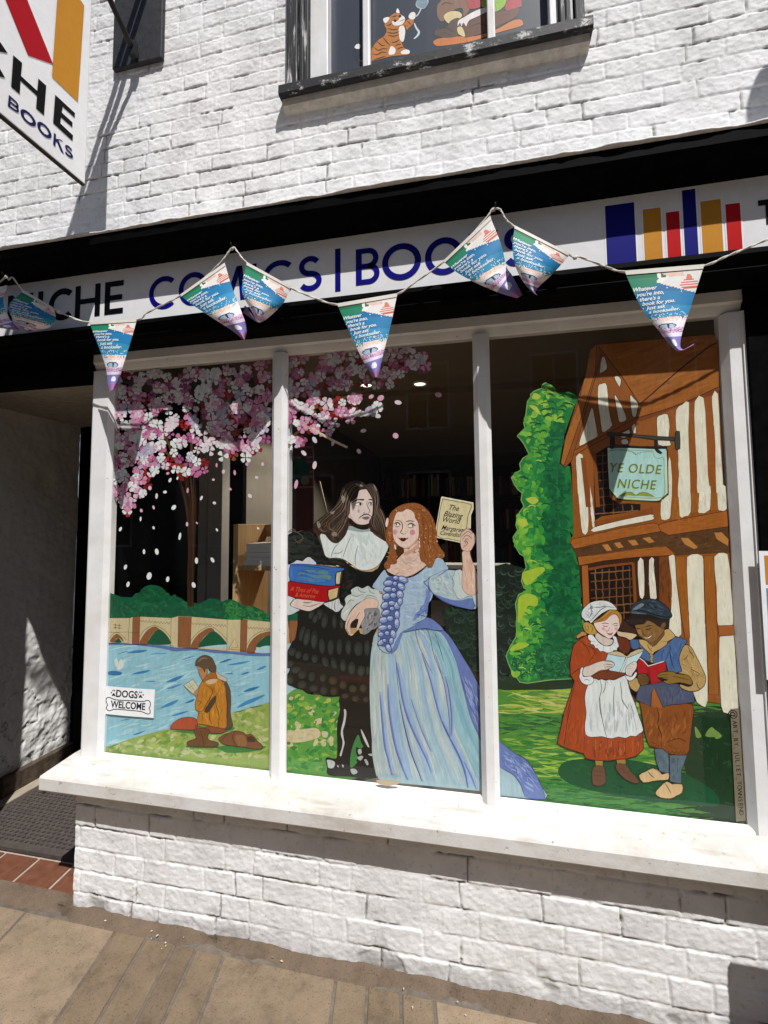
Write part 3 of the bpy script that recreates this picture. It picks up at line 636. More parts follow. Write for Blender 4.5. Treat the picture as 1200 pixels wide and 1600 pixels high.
def cluster(cx, cy, r, cols, n, seedoff=0):
    items = []; rot = rb.uniform(0, 360)
    for k in range(n):
        t = rot+k*360/n+rb.uniform(-9, 9); L_ = r*rb.uniform(.85, 1.1); w_ = r*rb.uniform(.36, .46); c, s_ = math.cos(math.radians(t)), math.sin(math.radians(t))
        prof = [(0.12, .10), (.42, .62), (.72, 1), (.93, .72), (1.0, .3), (.94, 0), (1.0, -.3), (.93, -.72), (.72, -1), (.42, -.62), (.12, -.10)]
        q = [(cx+(u*L_)*c-v*w_*s_, cy+(u*L_)*s_+v*w_*c) for u, v in prof]; items.append((lin(rb.choice(cols), PAINT_K*rb.uniform(.86, 1.05)), q))
    return items
PK = [['#eef0ef', '#e6eaea', '#f2f2f0'], ['#e9d9e2', '#e3cfdc', '#efe3e9'], ['#dfa3bf', '#d993b4', '#e5b2c9'], ['#cf7fa6', '#c9709c', '#d58db0'], ['#a85a86', '#9c4c7a', '#b3668f'], ['#c9c3d6', '#bdb5cc']]
for reg in REG:
    x0, x1 = min(p[0] for p in reg), max(p[0] for p in reg); y0, y1 = min(p[1] for p in reg), max(p[1] for p in reg); area = (x1-x0)*(y1-y0)*.7
    red = []
    for i in range(int(area/330)):
        p = (rb.uniform(x0, x1), rb.uniform(y0, y1))
        if inside(p, reg): red += cluster(p[0], p[1], rb.uniform(5, 10), ['#a01f22', '#8c1b1f', '#b52a28', '#7a2018', '#8a4a2a'], 4)
    a.many(red)
    for lay in range(5):
        its = []
        for i in range(int(area/380)):
            p = (rb.uniform(x0, x1), rb.uniform(y0, y1))
            if not inside(p, reg): continue
            cols = PK[rb.choices(range(6), [6, 5, 4, 2.4, .7, .9] if lay > 1 else [2, 2, 3, 3, 1.6, 1.2])[0]]
            its += cluster(p[0], p[1], rb.uniform(6, 10.5) if lay < 4 else rb.uniform(5, 8), cols, rb.choice([5, 5, 5, 4, 3]))
        # overlapping flowers of one pass are split over a few layers
        for k in range(6): a.many([it for j, it in enumerate(its) if (j//5) % 6 == k])
BL = (170, 560, 4.2857)
loose = '395,770,18,12,-20 460,802,10,16,20 528,884,11,24,5 318,755,18,16,0 275,785,22,12,35 410,815,14,22,25 376,895,20,13,-5 320,922,13,26,5 275,868,18,20,0 300,998,11,18,-15 215,1018,9,16,0 213,1075,9,22,5 435,998,20,26,40 524,1110,12,20,0 590,1102,14,7,50 724,1148,10,16,-30 700,812,14,11,0 707,968,18,13,20 812,875,18,12,35 945,920,24,16,45 990,797,18,13,25 1030,708,14,17,0 925,708,16,15,0 843,765,12,24,-5 768,758,16,20,10 722,715,10,20,0 620,935,12,22,25 78,1143,13,22,25 300,1134,12,15,-20 1000,1138,14,9,40 222,1020,8,15,0 880,330,8,14,0 1002,378,18,14,-20 660,460,18,15,0 745,568,19,19,0 565,525,10,22,5'
its = []
for t in loose.split():
    x, y, rx, ry, ro = map(float, t.split(',')); its.append((lin(rb.choice(['#eef0ef', '#eedfe6', '#e6c6d4', '#dfa3bf']), PAINT_K), P(ell(x, y, rx*.68, ry*.75, ro, 10), BL)))
for t in '233,900,4,6,15 245,862,3,5,-10 262,905,2.6,4.5,10 303,914,2.6,4.5,-20 255,943,0,0,0 200,913,2.5,4.5,15 197,798,0,0,0 332,875,2.5,4.5,-30 307,876,2.6,5,0 302,914,2.5,4.5,-10 196,886,2.4,4.2,20 283,830,0,0,0 281,838,2,6,10 225,862,2,4,0'.split():
    x, y, rx, ry, ro = map(float, t.split(','))
    if rx: its.append((lin('#eceeec', PAINT_K), ell(x, y, rx, ry, ro, 10)))
B2 = (440, 540, 4.6154)
for t in '715,378,26,20,-35 840,410,26,16,10 692,507,24,16,15 600,492,28,18,0 822,650,22,20,45 590,614,22,13,-10 1130,355,25,18,15 557,762,14,20,-35 238,862,15,30,12 160,775,14,24,-45 238,680,15,26,-30 68,738,10,18,15 105,1000,13,34,12 646,368,20,14,-30 516,356,13,20,15 922,28,18,24,-20 950,42,18,22,15 1035,88,16,24,0'.split():
    x, y, rx, ry, ro = map(float, t.split(',')); its.append((lin(rb.choice(['#f0eceb', '#ead6de', '#e3a9bf', '#ddd7da']), PAINT_K), P(ell(x, y, rx, ry, ro, 10), B2)))
a.many(its)
a.l('#d8c3a2', 17, '215,598 300,645 380,690 475,735', B2, 2, .1); a.l('#eddcc0', 6, '215,592 300,639 380,684 470,728', B2, 2, .1); a.l('#d9a4b4', 18, '130,560 190,590 215,600', B2); a.p('#e6cfd0', '360,690 385,690 382,706 362,728', B2, 2)
a.build('painted_blossom_tree', M['paint'], W)
# --- middle pane: gentleman and lady
A_, B_, L_, G_, D_, E_, M_, FM = (440, 740, 6), (440, 930, 6.6667), (440, 1060, 6), (600, 780, 13.333), (580, 760, 6.6667), (530, 880, 5.2174), (570, 1020, 4.1379), (540, 740, 15)
a = Art(1, .0272)
a.p('#16563a', '440,958 470,958 470,975 440,975', None, 1); a.p('#c98f55', '440,970 450,970 452,1010 440,1012', None, 1); a.p('#8f5a36', '452,970 468,970 468,1005 455,1012', None, 1)
a.p('#a9cbd4', '438,1008 455,1005 470,1010 470,1090 438,1100', None, 1)
a.p('#5f9a3e', '436,1098 444,1090 458,1078 470,1076 480,1084 500,1086 545,1085 560,1100 560,1215 436,1215', None, 2)
def gc2(x, y, rr): return rr.choice(['#7fae3e', '#3f8f3a', '#2f7d38', '#93b34a', '#b7b95a', '#5b9a3a', '#cdbf96', '#4b9440'] if y < 1165 else ['#3f8f3a', '#2f7d38', '#5b9a3a', '#86a84a', '#4b9440'])
a.strokes('438,1100 460,1080 500,1088 556,1090 556,1208 438,1208', gc2, 300, 12, 7, -15, None, .7, 40, 12)
for s_ in ('445,1145 470,1140 495,1138 500,1150 480,1158 455,1160 448,1152', '503,1143 512,1144 511,1152 504,1151'): a.p('#cdbf9a', s_)
a.strokes('442,1138 500,1138 500,1160 445,1160', ['#d5c9a6', '#c5b58a', '#bfae80'], 24, 10, 4, -5, None, .5, 20, 13)
a.build('painted_garden', M['paint'], W)
# dark hedge behind the lady, seen on both sides of the mullion
a = Art(1, .0266)
a.p('#14261a', '690,955 720,935 755,925 770,905 773,1060 762,1098 742,1050 700,1000', None, 1)
rh = random.Random(5)
for i in range(150):
    x, y = rh.uniform(700, 766), rh.uniform(915, 1075)
    if inside((x, y), P('690,960 720,942 760,930 800,888 815,890 828,1080 760,1085 745,1040 715,1000')):
        q = ell(x, y, rh.uniform(5, 8), rh.uniform(4, 6), rh.uniform(-30, 30), 10); a.l(rh.choice(['#2b4030', '#22382a', '#34483a', '#1d3325']), 2.2, q[:7], None, 2, .7)
a.build('painted_shrubs', M['paint'], W)

a = Art(1, .0260); O = '#120f0d'
# gentleman: stockings, petticoat breeches, jacket
a.p('#17130f', '545,175 700,185 835,200 835,330 855,570 872,745 900,930 640,920 440,905 425,830 412,750 440,742 480,750 515,742 522,640 518,480 525,395 548,290', L_, 3)
a.p('#3f8240', '716,528 745,600 772,655 760,700 720,770 690,810 650,838 642,780 648,715 668,630', L_, 3)
for s_ in ('585,290 604,300 606,350 590,440 575,490 582,560 590,610 572,680 560,725 545,720 565,650 572,590 556,530 560,470 578,400 586,340', '742,478 760,500 790,560 820,635 812,645 790,610 760,545'): a.p('#c9c9c6', s_, L_)
a.p('#0e0c0b', '700,645 740,660 775,640 800,690 860,690 866,770 850,820 800,830 770,790 740,800 700,770 720,740 700,710', L_)
for s_ in ('715,670 745,665 750,700 725,712', '710,745 745,725 765,735 740,770', '775,765 795,760 815,800 800,815', '810,712 850,705 845,730', '648,850 690,850 712,880 680,900 655,885'): a.p('#aeb0ae', s_, L_)
for s_ in ('425,765 470,768 500,790 485,838 440,838 430,800', '520,815 535,820 530,835', '565,810 582,815 576,838'): a.p('#b9bcba', s_, L_)
a.l(O, 8, '415,750 450,745 520,790 600,800', L_); a.l(O, 6, '430,845 520,860 640,870', L_)
a.p('#17160f', '180,150 290,168 430,95 560,165 620,182 650,260 660,340 720,425 800,360 840,405 1005,305 960,430 935,560 922,720 915,1075 880,1110 760,1100 640,1085 600,1055 520,1060 440,1050 385,1030 330,1015 270,1022 235,985 160,972 100,945 55,915 48,850 85,765 28,725 48,655 55,605 105,490 140,450 165,300', B_, 3)
LOB = '310,205,35,48,20 395,200,45,65,15 350,245,32,55,15 448,270,42,88,8 550,275,32,85,0 625,295,26,60,-5 215,400,40,90,14 262,440,42,100,10 340,465,44,112,2 420,530,38,88,-3 510,545,38,90,0 602,540,36,92,0 697,545,38,85,0 800,560,52,82,0 890,550,36,88,0 110,590,48,50,20 175,622,38,50,10 250,645,38,46,5 345,662,42,52,0 455,695,40,60,-20 545,708,38,70,-15 640,730,40,76,-5 730,760,42,76,0 828,790,46,62,5 900,785,26,55,0 85,715,52,42,-15 150,780,58,40,-10 215,832,55,48,-10 315,850,45,58,5 430,862,44,50,0 535,890,52,50,0 640,935,45,52,0 740,975,45,45,0 850,970,45,48,0 92,880,42,58,0 212,932,55,48,0 335,970,52,42,0 440,992,46,58,0 545,1000,50,52,0 660,1048,48,34,0 770,1078,48,38,0 878,1085,38,36,0'
for t in LOB.split():
    x, y, rx, ry, ro = map(float, t.split(',')); warm = y > 820 and x > 480
    a.e(rh.choice(['#2a2d28', '#2e312c', '#262924']) if not warm else rh.choice(['#3a2f22', '#33291d', '#40351f']), x, y, rx*.9, ry*.92, ro, B_, 16)
    a.e(rh.choice(['#363a34', '#3a3d37']) if not warm else '#463a29', x-rx*.1, y+ry*.15, rx*.55, ry*.6, ro, B_, 14)
    a.l('#0b0b09', 8, P(ell(x, y, rx*.95, ry*.97, ro, 14), None), B_, 2, 0, True)
a.p('#331510', '590,840 760,850 915,850 915,915 760,905 590,890', B_, 2)
a.l('#0b0b09', 6, '580,180 585,380', B_)
a.p('#101311', '25,620 40,590 110,545 180,560 260,520 320,560 350,620 380,700 395,760 440,800 560,810 690,890 800,920 900,890 1000,700 1012,720 970,870 935,960 860,1060 780,1070 700,1090 650,1130 610,1200 545,1200 545,1050 575,880 420,850 300,845 120,830 40,870', A_, 2)
a.strokes('30,620 110,550 260,525 350,625 400,770 560,815 690,895 700,1000 640,1120 560,1180 575,880 300,840 40,860', ['#232622', '#1b1e1b', '#2b2d28', '#191a17', '#312c22'], 130, 16, 4, 20, A_, .6, 40, 14)
for t in '120,600,60,22,-10 210,690,70,26,-10 100,720,60,24,5 250,640,50,20,10 160,780,70,22,-5 90,660,40,20,0'.split():
    x, y, rx, ry, ro = map(float, t.split(',')); a.e('#2c302b', x, y, rx, ry, ro, A_)
for s_ in ('40,560 120,540 200,600 120,650', '60,545 110,520 140,550 200,530', '120,610 160,650 210,600'): a.l('#5a5544', 9, s_, A_)
a.p('#d3d6da', '70,860 120,830 130,820 150,812 195,822 215,805 250,783 285,800 325,852 200,860', A_, 3); a.p('#ccd2d3', '25,890 80,860 78,990 50,1080 45,1140 130,1165 95,1200 90,1235 28,1245', A_, 2)
a.p('#ccd2d3', '28,20 130,30 95,100 185,148 150,175 100,200 38,192', B_, 3); a.l(O, 6, '130,35 100,75 92,105 180,148', B_)
# books
a.po('#3c70b8', '80,865 100,848 240,850 420,868 580,886 578,906 545,918 512,930 502,990 505,1052 440,1056 260,1034 100,1010 76,985 70,920', A_, '#141c48', 1.0, 2)
a.po('#d4c4a0', '516,930 560,918 552,962 546,1032 512,1036 508,990', A_, O, .5, 1)
for s_ in ('535,930 528,1030', '548,925 540,1030'): a.l('#4a3c2a', 3, s_, A_, 1)
a.l('#1c2a66', 6, '100,862 240,868 360,885 450,900', A_); a.l('#7fa0d0', 3, '95,878 90,930 98,985', A_)
a.strokes('130,900 480,920 470,1030 130,1000', ['#4a7cb8', '#5c8a9a', '#3a68ae', '#6a9080', '#4477bb'], 60, 26, 4, 6, A_, .2, 6, 15)
a.po('#ab1018', '62,1022 92,1010 260,1036 430,1056 545,1050 540,1075 440,1086 430,1130 440,1190 400,1203 200,1182 60,1142 44,1090', A_, '#2a080c', 1.0, 2)
a.po('#d9bd86', '440,1092 532,1070 524,1130 518,1160 450,1186 436,1140', A_, O, .5, 1)
for s_ in ('448,1118 528,1095', '446,1145 526,1120', '450,1165 522,1142'): a.l('#5a4222', 3, s_, A_, 1)
a.text('#d0603a', 'A Thos of Pes', 215, 1090, 62, 6, .01, .35, 'c', A_, .75); a.text('#d0603a', '& Amorew', 225, 1140, 56, 5, .01, .35, 'c', A_, .75)
# hand and cuff under the books
a.po('#e2cdc2', '95,105 108,70 150,38 220,45 300,52 380,66 445,72 430,92 400,112 360,135 290,166 210,152 130,126', B_, O, .5)
for s_ in ('218,72 270,78 320,68', '222,104 290,116 350,100 400,84', '240,80 290,84'): a.l('#3a2a20', 6, s_, B_)
a.p('#d5d8d9', '440,92 480,76 540,60 590,36 605,60 612,90 642,118 620,140 592,168 560,172 530,150 500,135', B_, 3)
for s_ in ('480,85 500,130', '530,70 520,140', '560,55 550,120 565,165', '590,45 590,110'): a.l('#2a2624', 6, s_, B_)
# collar
a.po('#dfe5e2', '358,590 372,562 400,558 430,600 470,640 520,652 560,622 600,572 625,520 680,528 740,545 830,530 870,570 930,610 992,650 1002,690 972,760 930,830 880,880 800,906 735,902 690,880 640,840 570,800 500,790 450,792 410,772 392,720 374,650', A_, O, .6, 3)
a.strokes('640,560 830,545 980,680 900,860 740,890 660,780', ['#d3dcd9', '#e8ecea', '#cdd8d6', '#dfe6e4'], 60, 26, 6, 75, A_, .4, 20, 16)
a.p('#9fb0ae', '600,520 640,490 720,510 820,515 830,540 740,548 660,535', A_, 3)
for s_ in ('650,585 610,680 590,740 575,785', '540,648 500,690 475,740 465,785', '715,672 700,730 690,800 692,870', '575,720 540,745 480,745'): a.l('#5c6460', 6, s_, A_)
# hair
a.p('#3a2b22', '700,68 640,78 590,112 560,165 540,230 510,290 480,332 430,362 390,392 345,430 305,468 302,510 335,548 372,562 410,575 440,610 480,642 530,642 572,612 604,560 628,505 640,460 820,500 832,540 900,572 955,595 985,570 990,500 975,410 950,350 922,300 918,220 898,150 872,105 835,92 790,103 750,75', A_, 4)
HS = ('700,80 620,120 580,190 560,260 500,330 420,400 340,470', '720,90 650,130 610,200 590,280 560,350 480,420 380,500', '740,100 680,150 640,210 610,300 600,380 540,470 440,560', '620,300 610,380 580,440 520,520 470,590 500,625', '600,420 560,500 520,560 540,600', '480,420 430,470 460,530 520,510', '380,430 350,500 380,540 430,520', '830,110 880,180 890,260 880,340 920,420 950,500 960,570', '800,120 850,190 865,280 860,370 890,450 920,540', '860,390 850,460 880,530', '905,320 940,390 960,470')
for i, s_ in enumerate(HS):
    a.l('#1c120d', 9, s_, A_); a.l(['#5e442e', '#6c5644', '#523a28'][i % 3], 12, [(x+11, y+6) for x, y in P(s_)], A_); a.l('#87745f', 4, [(x-8, y-4) for x, y in P(s_)], A_); a.l('#9a8b78', 3, [(x+14, y+4) for x, y in P(s_)], A_, 4, .95)
for s_ in ('690,95 740,100 765,120 720,118', '560,215 575,205 600,235 580,275 565,260', '330,455 350,450 365,480 350,515 335,490', '470,560 500,545 525,570 505,590 480,585', '455,365 500,350 480,380', '860,100 885,130 895,165 878,150'): a.p('#978a80', s_, A_)
for s_ in ('520,560 545,590 520,620 490,600 500,575', '335,470 360,460 372,500 340,520', '560,370 600,350 610,400 570,420'): a.l('#2a1a12', 7, s_, A_)
# face
a.po('#e6d2c9', '470,365 400,370 330,390 300,440 285,510 260,560 190,620 120,660 105,740 100,860 95,930 65,1010 85,1060 130,1100 190,1150 260,1185 340,1200 420,1200 500,1185 545,1165 560,1100 590,1050 625,960 640,860 640,720 630,620 590,520 540,440 500,380', FM, '#2a1a14', .6, 3)
a.p('#dcc0b4', '100,860 95,930 65,1010 130,1100 260,1185 340,1200 250,1130 160,1040 120,940', FM)
a.p('#1f1612', '90,1040 130,1060 190,1120 270,1175 400,1200 500,1190 550,1165 545,1220 530,1290 430,1312 330,1300 210,1255 120,1190 80,1120', FM)
a.strokes('100,1060 200,1140 400,1215 540,1190 525,1285 400,1305 220,1250 110,1170', ['#3a2a20', '#2c1d16', '#15100d'], 40, 5, 1, 50, FM, .4, 25, 17)
for s_ in ('140,692 175,650 230,618 290,600 430,598 418,632 330,622 260,635 200,665', '538,608 580,592 628,610 636,636 600,626 550,622'): a.p('#1a120e', s_, FM)
a.po('#efe9e4', '215,728 262,690 320,678 375,690 400,708 360,742 300,758 250,750', FM, '#3a2a22', .5); a.e('#2a1f1a', 345, 712, 26, 30, 0, FM); a.l('#1a120e', 18, '205,728 262,688 325,676 390,695', FM); a.e('#f4f2ee', 300, 716, 18, 16, 0, FM)
a.po('#dfe0e2', '532,715 552,682 590,668 628,680 640,710 615,745 570,748 545,738', FM, '#3a3a40', .5); a.e('#3c424c', 592, 708, 26, 30, 0, FM); a.l('#1a120e', 14, '525,700 560,672 635,676', FM); a.e('#eef0f2', 572, 712, 12, 12, 0, FM)
for s_ in ('512,640 498,690 508,740 535,800 556,850 562,890 545,925 525,918', '420,905 432,928 460,922'): a.l('#33241e', 15, s_, FM)
a.e('#bfa9a6', 302, 880, 30, 42, 0, FM); a.l('#120c0a', 26, '305,1056 360,1005 430,962 500,950 555,972 602,1012', FM)
a.p('#8f6c70', '380,1030 440,1014 500,1002 560,1025 545,1062 480,1082 415,1066', FM); a.l('#5a3a3e', 8, '385,1032 470,1036 555,1028', FM)
a.build('painted_gentleman', M['paint'], W)

# lady
a = Art(1, .0252); O = '#2a2430'
sk = '720,450 600,512 520,560 450,640 410,700 350,640 300,560 275,650 258,740 250,900 248,1050 252,1200'
SK = P(sk, E_)+P('42,500 60,650 88,815 300,850 760,895 885,925 1165,945 1150,880 1100,775 1045,695 960,642 880,580 800,480 744,330 742,235', M_)+P('1140,1000 1010,770 920,625 850,545', E_)
a.p('#a6c2cb', SK, None, 2)
a.p('#6c80bb', P('720,450 850,545 920,625 1010,770 1140,1000', E_)+P('744,330 800,480 880,580 960,642 1045,695 1100,775 1150,880 1165,945 1040,935 1010,860 960,790 880,745 760,600 690,450 640,260 600,100', M_)+P('950,800 900,680 850,590 780,545 600,545', E_), None, 2)
Lc = P('310,600 275,720 258,880 252,1050', E_)+P('45,500 62,650 90,815', M_); Rc = P('700,480 820,580 900,700 960,850', E_)+P('620,250 700,480 790,660 900,905', M_)
def along(c, t):
    t *= len(c)-1; i = min(int(t), len(c)-2); f = t-i; return (c[i][0]*(1-f)+c[i+1][0]*f, c[i][1]*(1-f)+c[i+1][1]*f)
def fold(s0, t0, t1, s1=None):
    s1 = s0 if s1 is None else s1; q = []
    for k in range(9):
        t = t0+(t1-t0)*k/8; s_ = s0+(s1-s0)*k/8; p, r = along(Lc, t), along(Rc, t); q.append((p[0]*(1-s_)+r[0]*s_, p[1]*(1-s_)+r[1]*s_))
    return q
rs = random.Random(9)
for i in range(420):
    s0 = rs.random(); t0 = rs.uniform(.02, .75); ph = math.sin(s0*38+1.3)
    c = rs.choice(['#c6d1d0', '#ced6d2', '#bccccd', '#b2c9d0']) if ph > .0 else rs.choice(['#a9c6d2', '#b0cad2', '#a2bedb', '#a6c5d2', '#9db9da'])
    if s0 > .82: c = rs.choice(['#8fbccb', '#9ac5d0', '#86b2c6', '#a3c9d2'])
    if s0 < .2: c = rs.choice(['#b9c6c4', '#c6d0cc', '#aabfc4', '#b3bfc0'])
    a.l(lin(c, PAINT_K*rs.uniform(.95, 1.03)), rs.uniform(1.8, 5.5), fold(s0, t0, min(.985, t0+rs.uniform(.25, .6)), s0+rs.uniform(-.02, .02)), None, 1, .9)
DF = '#7189c6'
for w_, c, s_ in ((16, DF, '205,60 222,160 245,300 285,440 345,575 400,690 432,775'), (11, '#6a80c0', '368,5 420,160 455,300 500,450 545,545'), (15, '#5d74bc', '500,440 560,570 615,680 650,780 668,872'), (16, DF, '98,250 110,400 128,590 155,700 178,792'), (17, DF, '150,200 160,380 195,590 240,730 278,822'), (10, '#4a5878', '222,300 255,470 298,640 345,765 372,832'), (8, '#7487bd', '455,10 505,170 530,300 548,440 552,560'), (10, '#6479b0', '520,150 545,260 562,420 560,540'), (9, '#7d97c8', '300,300 360,480 430,640'), (12, '#6f8cc6', '640,700 690,800 720,880')):
    a.l('#9fb5d8', w_*1.9/M_[2], [(x+w_*.16, y) for x, y in P(s_, M_)], None, 4, .8); a.l('#6f86c0' if c == DF else c, w_*.85, s_, M_, 4, .75); a.l('#4a5a98', w_*.22, [(x-w_*.3, y) for x, y in P(s_)], M_, 4, .8)
a.strokes(P('600,100 700,200 742,260 744,330 750,560 700,450 650,280', M_), ['#7c8fc6', '#8d9fcf', '#5a6cab', '#6175b4', '#9aabd6'], 60, 26, 2.6, 66, None, .2, 8, 18)
a.strokes(P('885,600 960,655 1045,700 1110,790 1150,900 1050,920 980,790 890,730', M_), ['#8297cf', '#5f74b4', '#9fb0da', '#6c82bf'], 70, 20, 2.4, 48, None, .3, 14, 19)
for s_ in ('880,745 960,790 1010,860 1035,935', '880,580 960,642 1045,695 1100,775 1150,880 1162,940'): a.l('#34427e', 4, s_, M_)
for s_ in ('615,520 640,640 680,740 760,900', '700,500 740,600 775,760 850,950', '780,570 820,690 850,800', '460,740 470,900 490,1100', '350,760 345,900'): a.l('#3f4c7c', 4.5, s_, E_)
# bodice
a.po('#abc2d4', '375,55 400,100 470,112 570,118 640,88 710,30 770,-20 820,-55 870,10 890,50 830,100 745,110 728,160 745,215 765,250 750,300 722,340 712,440 620,506 520,556 490,585 455,650 410,735 330,700 318,600 340,400 355,250 330,230 270,192 300,140 350,70', E_, O, .5, 2)
a.strokes('560,125 700,60 800,0 860,40 740,110 740,240 715,430 620,500 520,545 500,400 540,200', ['#a8c1d5', '#b2c9d8', '#a3bad5', '#b8cdd8', '#9fb7d6', '#adc6d6'], 170, 22, 3.2, 8, E_, .6, 18, 20)
a.strokes('600,480 712,435 722,340 750,290 765,250 730,165 690,150 720,240 690,340 640,400 560,500', ['#7b90c6', '#6a80bb', '#8ea5cf', '#7289c2'], 60, 20, 2.8, 100, E_, .5, 22, 21)
for s_ in ('740,110 715,140 690,155 720,190 745,240', '620,415 690,430 712,432', '640,430 680,400 715,380', '600,505 700,455 722,440'): a.l('#4a5ca4', 7, s_, E_)
a.po('#6f84bd', '720,445 800,490 850,545 780,545 700,530 610,545 520,560 620,506', E_, '#3f4c7c', .4)
a.p('#7386bf', '520,556 490,585 455,650 420,735 470,700 500,620', E_)
# sleeve on the raised arm
a.po('#b6c8cc', '740,115 800,85 860,55 950,58 1000,66 1010,200 1045,255 1125,250 1132,355 1080,376 1000,362 930,345 840,305 765,248 728,175', E_, O, .5, 2)
a.strokes('745,120 860,62 940,70 925,200 960,285 840,270 760,230 735,170', ['#c6d3d2', '#a9bfca', '#b9ccd0', '#cfdad6', '#9db6c6'], 90, 20, 3.4, 25, E_, .8, 35, 22)
a.p('#6b80b8', '765,248 840,275 930,300 1000,300 1075,285 1110,335 1085,375 1000,362 930,345 840,305', E_); a.l('#4a5ca4', 6, '735,115 725,170 745,220 770,250 840,300 940,345 1050,372', E_); a.l('#4c62b0', 7, '800,110 850,75 890,48', E_)
a.po('#cbd6d3', '948,60 1002,62 1010,190 1048,252 1132,250 1134,352 1112,350 1096,320 1085,275 1050,268 1005,292 962,282 945,245 928,205 938,165 922,115 938,95', E_, '#4a5058', .5, 3)
for s_ in ('1085,278 1100,325 1112,350', '975,80 985,180', '990,260 1005,285'): a.l('#5c6670', 4, s_, E_)
# neck, shoulders and raised arm
a.p('#d9b29c', '325,560 505,560 520,720 430,770 315,730', D_, 1)
a.p('#e4c4b2', '340,650 345,690 320,710 260,770 195,820 160,862 185,895 240,922 300,935 370,942 450,912 540,852 600,785 560,760 520,720 500,660 492,590', D_, 3); a.l('#6a4436', 4, '185,895 240,922 300,935 370,942 450,912 540,852 600,785', D_)
a.strokes('200,830 320,720 480,700 580,790 450,900 300,925 200,890', ['#ecd0c0', '#dcb9a6', '#e8cab8', '#d9b49f'], 50, 12, 2.6, 10, D_, .6, 30, 23)
a.p('#cf9f86', '345,690 420,655 492,600 494,640 420,690 350,720', D_)
a.l('#6a4436', 5, '240,930 270,912 290,895', D_); a.l('#6a4436', 4, '255,890 268,915', D_)
a.l('#8a8078', 5, '302,738 322,760 340,792 372,800 400,792 420,778 440,782 462,762 488,742', D_); a.l('#d8d0c6', 4, '306,730 345,782 400,784 440,772 486,734', D_)
a.po('#e2bfab', '925,580 935,630 962,668 946,690 950,760 952,840 944,1000 960,1082 1010,1126 1080,1130 1106,1080 1112,960 1085,860 1042,745 1030,672 1062,630 1088,575 1090,535 1052,470 1000,442 948,470 930,520', D_, '#5a3a2c', .5, 3)
a.strokes('955,700 1020,690 1100,960 1095,1080 1010,1110 950,1000', ['#ecd0be', '#d9b19b', '#e6c6b2', '#dba890'], 36, 14, 2.4, 82, D_, .4, 10, 24)
# paper in her hand
a.po('#dccfa2', '735,110 900,142 1062,172 1062,232 1034,300 1032,440 955,448 925,520 930,582 800,555 664,526 685,400 702,300', D_, '#efe6cc', 1.6, 1)
a.l('#3a3428', 6, '745,130 890,158 1040,188 1032,240 1008,310 992,440', D_, 2, 0); a.l('#3a3428', 6, '745,130 722,220 706,320 684,515 800,545 928,572', D_, 2, 0)
for t, x, y, sz in (('The', 868, 222, 82), ('Blazing', 858, 293, 82), ('World', 842, 352, 80), ('Margaret', 848, 440, 72), ('Cavendish', 832, 494, 64)): a.text('#231d15', t, x, y, sz, 8, .012, .38, 'c', D_, .86)
a.po('#e2bfab', '930,520 945,478 1000,446 1052,472 1090,538 1062,625 1030,672 962,668 935,630', D_, '#5a3a2c', .5, 3)
for s_ in ('932,528 980,488 1010,468 1052,500', '945,560 990,510 1035,530 1050,550', '965,585 995,545 1015,560', '945,470 1000,435 1045,450 1055,490', '950,640 985,615 1010,590', '980,600 988,565 1000,590 1006,572'): a.l('#4a2c22', 6, s_, D_)
# hair
a.p('#965a2e', '440,172 350,182 268,218 208,270 178,340 165,420 148,500 158,570 190,630 182,700 165,770 135,805 138,840 165,862 195,850 205,815 240,812 272,792 262,750 300,715 335,690 345,560 495,560 500,690 515,770 555,800 600,842 640,832 682,735 742,752 764,700 732,655 690,580 682,480 662,380 620,290 560,220 505,185', D_, 4)
for i in range(330):
    x, y = rs.uniform(140, 760), rs.uniform(180, 840)
    if not inside((x, y), P('440,180 350,190 210,275 150,500 190,630 140,830 200,850 330,690 500,690 600,835 680,735 755,730 690,580 660,380 560,225')): continue
    r = rs.uniform(7, 13); t0 = rs.uniform(0, 6); q = [(x+r*math.cos(t0+k*.62), y+r*.8*math.sin(t0+k*.62)) for k in range(6)]
    a.l(rs.choice(['#d39455', '#c07a40', '#e0aa70', '#7a3d18', '#5e2a0e']), rs.uniform(5, 8), q, D_, 2, .7)
for s_ in ('190,300 175,400 160,500 175,580 205,640', '240,240 200,320 190,420', '180,700 215,760 250,800', '520,300 580,380 600,480 590,580 620,680', '560,260 620,350 640,480 650,600 700,690', '500,250 540,340 550,460 540,580 560,700 600,800', '470,220 520,250 600,330'): a.l('#7a3d18', 7, s_, D_)
a.p('#4d2d14', '335,640 340,690 300,720 275,730 250,640 300,620', D_)
